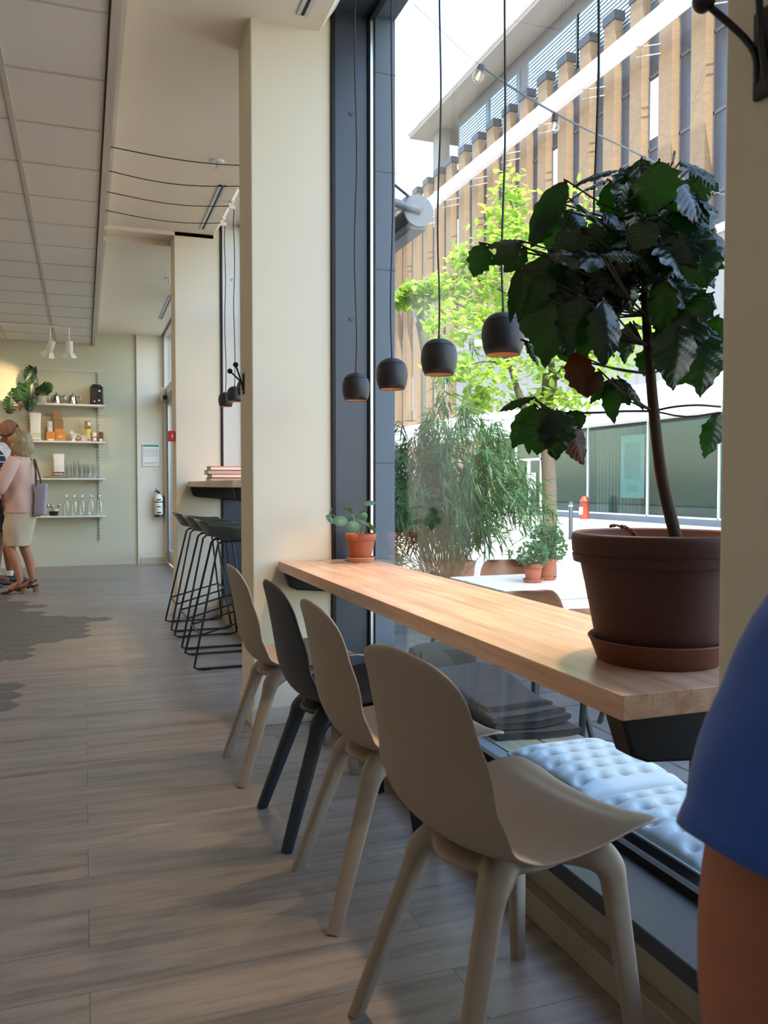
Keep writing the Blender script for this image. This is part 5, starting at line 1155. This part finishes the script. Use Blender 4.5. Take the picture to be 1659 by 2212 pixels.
# ------------------------------------------------------------------ brick building opposite
BR = m_brick('tan_brick', '75604a', '836a50', '7e705c', 'sum')
CAP = pm('dark_metal_cap', '45474b', .5, metal=.4); WING = pm('dark_window_glass', '43474f', .3, spec=.5); WFR = pm('grey_window_frame', '55585e', .5); SOFF = pm('grey_brown_soffit', 'a39a90', .8); WHT = pm('white_painted_metal', 'e9edf2', .5); WFR2 = pm('light_grey_rod', 'b4b4b4', .5)
XB = 22.0
o = thing('brick_building', 'tall tan brick building opposite with narrow piers and strip windows', 'building', (XB, 45, GZ))
MB().box(XB+.44, XB+10, 16, 72, GZ, 19.0).build('wall', BR, o)
MB().box(XB-.02, XB+.5, 16, 72, GZ, 5.6).build('lower_wall', BR, o)
P0 = 21.7; pitch = 1.90
yk = [P0+pitch*k for k in range(-3, 27)]
for y in yk:
    if y > 70: continue
    q = MB(); q.box(XB, XB+.42, y, y+.80, 5.6, 21.5); pr = q.build('pier', BR, o)
    MB().box(XB-.05, XB+.5, y-.05, y+.85, 21.45, 21.85).build('pier_cap', CAP, pr)
rnd = random.Random(5)
for k, y in enumerate(yk[:-1]):
    q = MB(); z = 5.8
    q.box(XB+.40, XB+.44, y+.80, y+pitch, 5.8, 21.0); wn = q.build('strip_window', WING, o)
    q = MB(); q.box(XB+.36, XB+.41, y+.82, y+.88, 5.8, 21.0); q.box(XB+.36, XB+.41, y+pitch-.08, y+pitch-.02, 5.8, 21.0)
    for z in range(6, 21, 3): q.box(XB+.36, XB+.41, y+.82, y+pitch-.02, z+.0, z+.12)
    q.build('window_frame', WFR, wn)
    if rnd.random() < .4:
        z = 6+3*rnd.randrange(5); MB().box(XB+.385, XB+.395, y+.9, y+pitch-.08, z+.5, z+2.9).build('roller_blind', pm('white_blind_%d' % k, 'd8e2ec', .7), wn)
for y in (46.5, 49.5, 52.5, 56): MB().box(XB-.03, XB-.01, y, y+.9, 1.2+.0*y, 4.6).build('small_window', pm('lit_small_window', 'dfe6ea', .3), o)
MB().box(XB+.9, XB+9, 16, 49.2, 19, 24.85).build('penthouse_wall', pm('grey_penthouse', '6d6a6c', .7), o)
BLD = pm('blue_white_slats', 'c4d6e0', .5)
for k, (y0, y1) in enumerate(((45.1, 48.7), (41.4, 44.4), (35.5, 40.0), (31, 35.2), (26.5, 30.6), (22, 26.1))):
    q = MB(); q.box(XB+.84, XB+.90, y0-.25, y1+.25, 20.2, 24.0); wn = q.build('penthouse_window', pm('penthouse_glass_%d' % k, '6c7c88', .3), o)
    q = MB(); z = 20.3
    while z < 23.9: q.box(XB+.78, XB+.82, y0, y1, z, z+.11); z += .19
    q.build('slatted_blind', BLD, wn)
MB().box(XB-.75, XB+10, 12, 53.6, 24.85, 25.1).build('roof_soffit', SOFF, o)
MB().box(XB-.9, XB+10, 12, 53.8, 25.1, 25.5).build('roof_edge', WHT, o)
MB().box(XB+.5, XB+1.2, 51.2, 52.4, 19, 24.85).build('roof_column', pm('roof_column', '8a8680', .7), o)
MB().box(XB-1.35, XB-1.0, 12, 70, 18.55, 19.25).build('white_ledge', WHT, o)
for k in range(10):
    y = 24.3+k*3.8
    for dz in (0, .38): MB().tube([(XB-1.15, y, 18.5-dz), (XB+.0, y, 18.85-dz)], .025, 6).build('ledge_bracket', WFR2, o)
# clad block with the shop below
o = thing('clad_building', 'grey panel-clad block with a white canopy and glass shop front', 'building', (20.3, 32, GZ))
CL_ = pm('grey_cladding_panel', '777573', .6, var=.03); q = MB(); q.box(20.2, 22.0, 14, 43.6, 4.2, 9.6); q.build('clad_wall', CL_, o)
q = MB(); y = 15.0
while y < 43.6: q.box(20.18, 20.205, y, y+.03, 4.2, 9.6); y += 1.2
q.build('panel_joints', pm('joint_grey', '6f6e6e', .7), o)
MB().box(20.15, 22, 14, 43.7, 9.6, 9.9).build('parapet', pm('pink_parapet', 'b79a92', .7), o)
MB().box(18.9, 21.95, 14, 66, 3.75, 4.75).build('canopy', WHT, o, bevel=.03)
MB().box(19.2, 20.2, 14, 66, 3.55, 3.75).build('canopy_soffit', WHT, o)
b = MB(); b.box(20.15, 20.6, 14, 34.2, GZ, GZ+.22); b.box(20.15, 20.6, 39.2, 66, GZ, GZ+.22); b.build('plinth', STONE, o)
q = MB(); q.box(20.3, 20.33, 14, 34.2, GZ+.22, 3.6); q.box(20.3, 20.33, 34.4, 39, GZ, 3.6); q.build('shop_glass', glassmat('teal_shop_glass', (.62, .80, .78, 1), 1.45), o)
q = MB()
for y in (18.5, 22.6, 26.4, 30.4, 34.2, 36.6, 39.1): q.box(20.26, 20.36, y, y+(.05 if y < 34 else .14), GZ, 3.6)
q.box(20.26, 20.36, 34.2, 39.2, 2.3, 2.4); q.box(20.26, 20.36, 34.2, 39.2, 3.5, 3.6); q.box(20.26, 20.36, 14, 34.2, GZ+.2, GZ+.28)
for y in (35.3, 35.45, 37.7, 37.85): q.box(20.26, 20.36, y, y+.08, GZ, 2.3)
q.build('shop_frame', WHT, o)
MB().box(21.8, 21.9, 14, 44, GZ, 3.7).build('shop_back_wall', pm('dim_shop_wall', '3c4442', .8), o)
MB().box(20.3, 21.8, 14, 44, GZ, GZ+.05).build('shop_floor', pm('shop_floor', '6a6660', .6), o)
q = MB()
for y in range(0, 26): q.tube([(21.3+.05*(y % 2), 28.2+y*.12, GZ+.1), (21.3+.05*(y % 2), 28.2+y*.12, 3.5)], .07, 6)
for y in range(0, 20): q.tube([(21.3+.05*(y % 2), 20.2+y*.12, GZ+.1), (21.3+.05*(y % 2), 20.2+y*.12, 3.5)], .07, 6)
q.build('curtain', pm('grey_curtain', '7e7a76', .8), o)
PST = pm('pale_poster', '9a9ca2', .5); PIC = pm('poster_picture', '7c8488', .6, var=.5, vs=2)
for y, w in ((26.9, 1.5), (20.6, 1.9)):
    pr = MB().box(20.5, 20.53, y, y+w, .6, 3.1).build('poster', PST, o); MB().box(20.49, 20.5, y+.25, y+w-.25, 1.35, 2.8).build('poster_picture', PIC, pr)
    q = MB()
    for k in range(3): q.box(20.49, 20.5, y+w/2-.28+k*.22, y+w/2-.14+k*.22, .85, 1.12)
    q.build('poster_lettering', pm('poster_ink_%d' % int(y), '888c94', .6), pr)
MB().box(20.28, 20.295, 34.75, 35.2, .9, 1.7).build('door_notice', CUPW, o)
MB().box(20.1, 20.3, 39.2, 66, GZ, 3.6).build('pink_wall', pm('pink_render', 'a8837a', .8), o)
o = thing('reflection_copy', 'solid red and white copy of a reflection seen in the shop glass', 'reflection_copy', (19.6, 29.6, GZ)); MB().lathe([(0,0),(.2,0),(.18,.7),(.22,.75),(.1,.95),(0,.97)], (19.6, 29.6, GZ), 18).build('body', pm('reflection_red', '86341f', .6), o, smooth=True)  # solid body standing in for a red shape mirrored in the shop glass
MB().box(19.40, 19.45, 29.5, 29.7, GZ+.2, GZ+.5).build('plate', CUPW, o)
# ------------------------------------------------------------------ light
sc.view_settings.view_transform = 'Standard'; sc.view_settings.look = 'None'; sc.view_settings.gamma = 1; sc.view_settings.use_curve_mapping = False
sc.view_settings.exposure = EXPO
wd = bpy.data.worlds.new('sky'); sc.world = wd; wd.use_nodes = True; nt = wd.node_tree; bg = nt.nodes['Background']
sk = nt.nodes.new('ShaderNodeTexSky'); sk.sky_type = 'NISHITA'; sk.sun_disc = False; sk.sun_elevation = math.radians(50); sk.sun_rotation = math.radians(200); sk.air_density = 1.2; sk.dust_density = 1.5
mx = nt.nodes.new('ShaderNodeMix'); mx.data_type = 'RGBA'; mx.inputs[0].default_value = .35; mx.inputs[7].default_value = (.62, .72, .85, 1); sc_ = nt.nodes.new('ShaderNodeVectorMath')
nt.links.new(sk.outputs[0], mx.inputs[6]); nt.links.new(mx.outputs[2], bg.inputs[0]); bg.inputs[1].default_value = SKYS
sun = bpy.data.lights.new('sun', 'SUN'); sun.energy = SUNS; sun.angle = math.radians(.6); sun.color = (1, .93, .82)
so = bpy.data.objects.new('sun', sun); COL.objects.link(so); so.rotation_euler = (-Vector((-.22, -.62, 1.0))).to_track_quat('-Z', 'Y').to_euler()
# daylight portals at the glass
for i, (a, c) in enumerate(BAYS+[(9.8, 12)]):
    l = bpy.data.lights.new('window_portal', 'AREA'); l.shape = 'RECTANGLE'; l.size = c-a; l.size_y = 3.0; l.cycles.is_portal = True
    lo = bpy.data.objects.new('window_portal', l); COL.objects.link(lo); lo.location = (XG+.06, (a+c)/2, 1.75); lo.rotation_euler = Vector((-1, 0, 0)).to_track_quat('-Z', 'Y').to_euler()
# fill lamps added out of view to brighten the room, far ones stronger
LC = [emis('fill_lamp_cover', 'ffe2bd', FILL_NEAR), emis('far_fill_lamp_cover', 'ffe6c8', FILL_FAR)]
for k, (x, y) in enumerate(((-2.4, 1.2), (-2.4, 4.2), (-4.6, 2.7), (-1.2, -1.8), (-3.6, -1.8), (-2.4, 7.2), (-4.6, 5.7), (-2.4, 10.2), (-4.6, 9.0))):
    o = thing('fill_lamp', 'flat round fill lamp added out of view to brighten the room', 'lamp', (x, y, ZT), 'added fill lamps')
    MB().lathe([(0,-.03),(.16,-.03),(.17,-.02),(.17,0)], (x, y, ZT), 32).build('fill_lamp_cover', LC[k > 4], o, smooth=True)
cam_d.dof.use_dof = True; cam_d.dof.focus_distance = 3.2; cam_d.dof.aperture_fstop = 15
sc.cycles.use_denoising = True; sc.cycles.max_bounces = 10; sc.cycles.diffuse_bounces = 5; sc.cycles.glossy_bounces = 4; sc.cycles.transparent_max_bounces = 24; sc.cycles.sample_clamp_indirect = 6; sc.cycles.caustics_reflective = False; sc.cycles.caustics_refractive = False
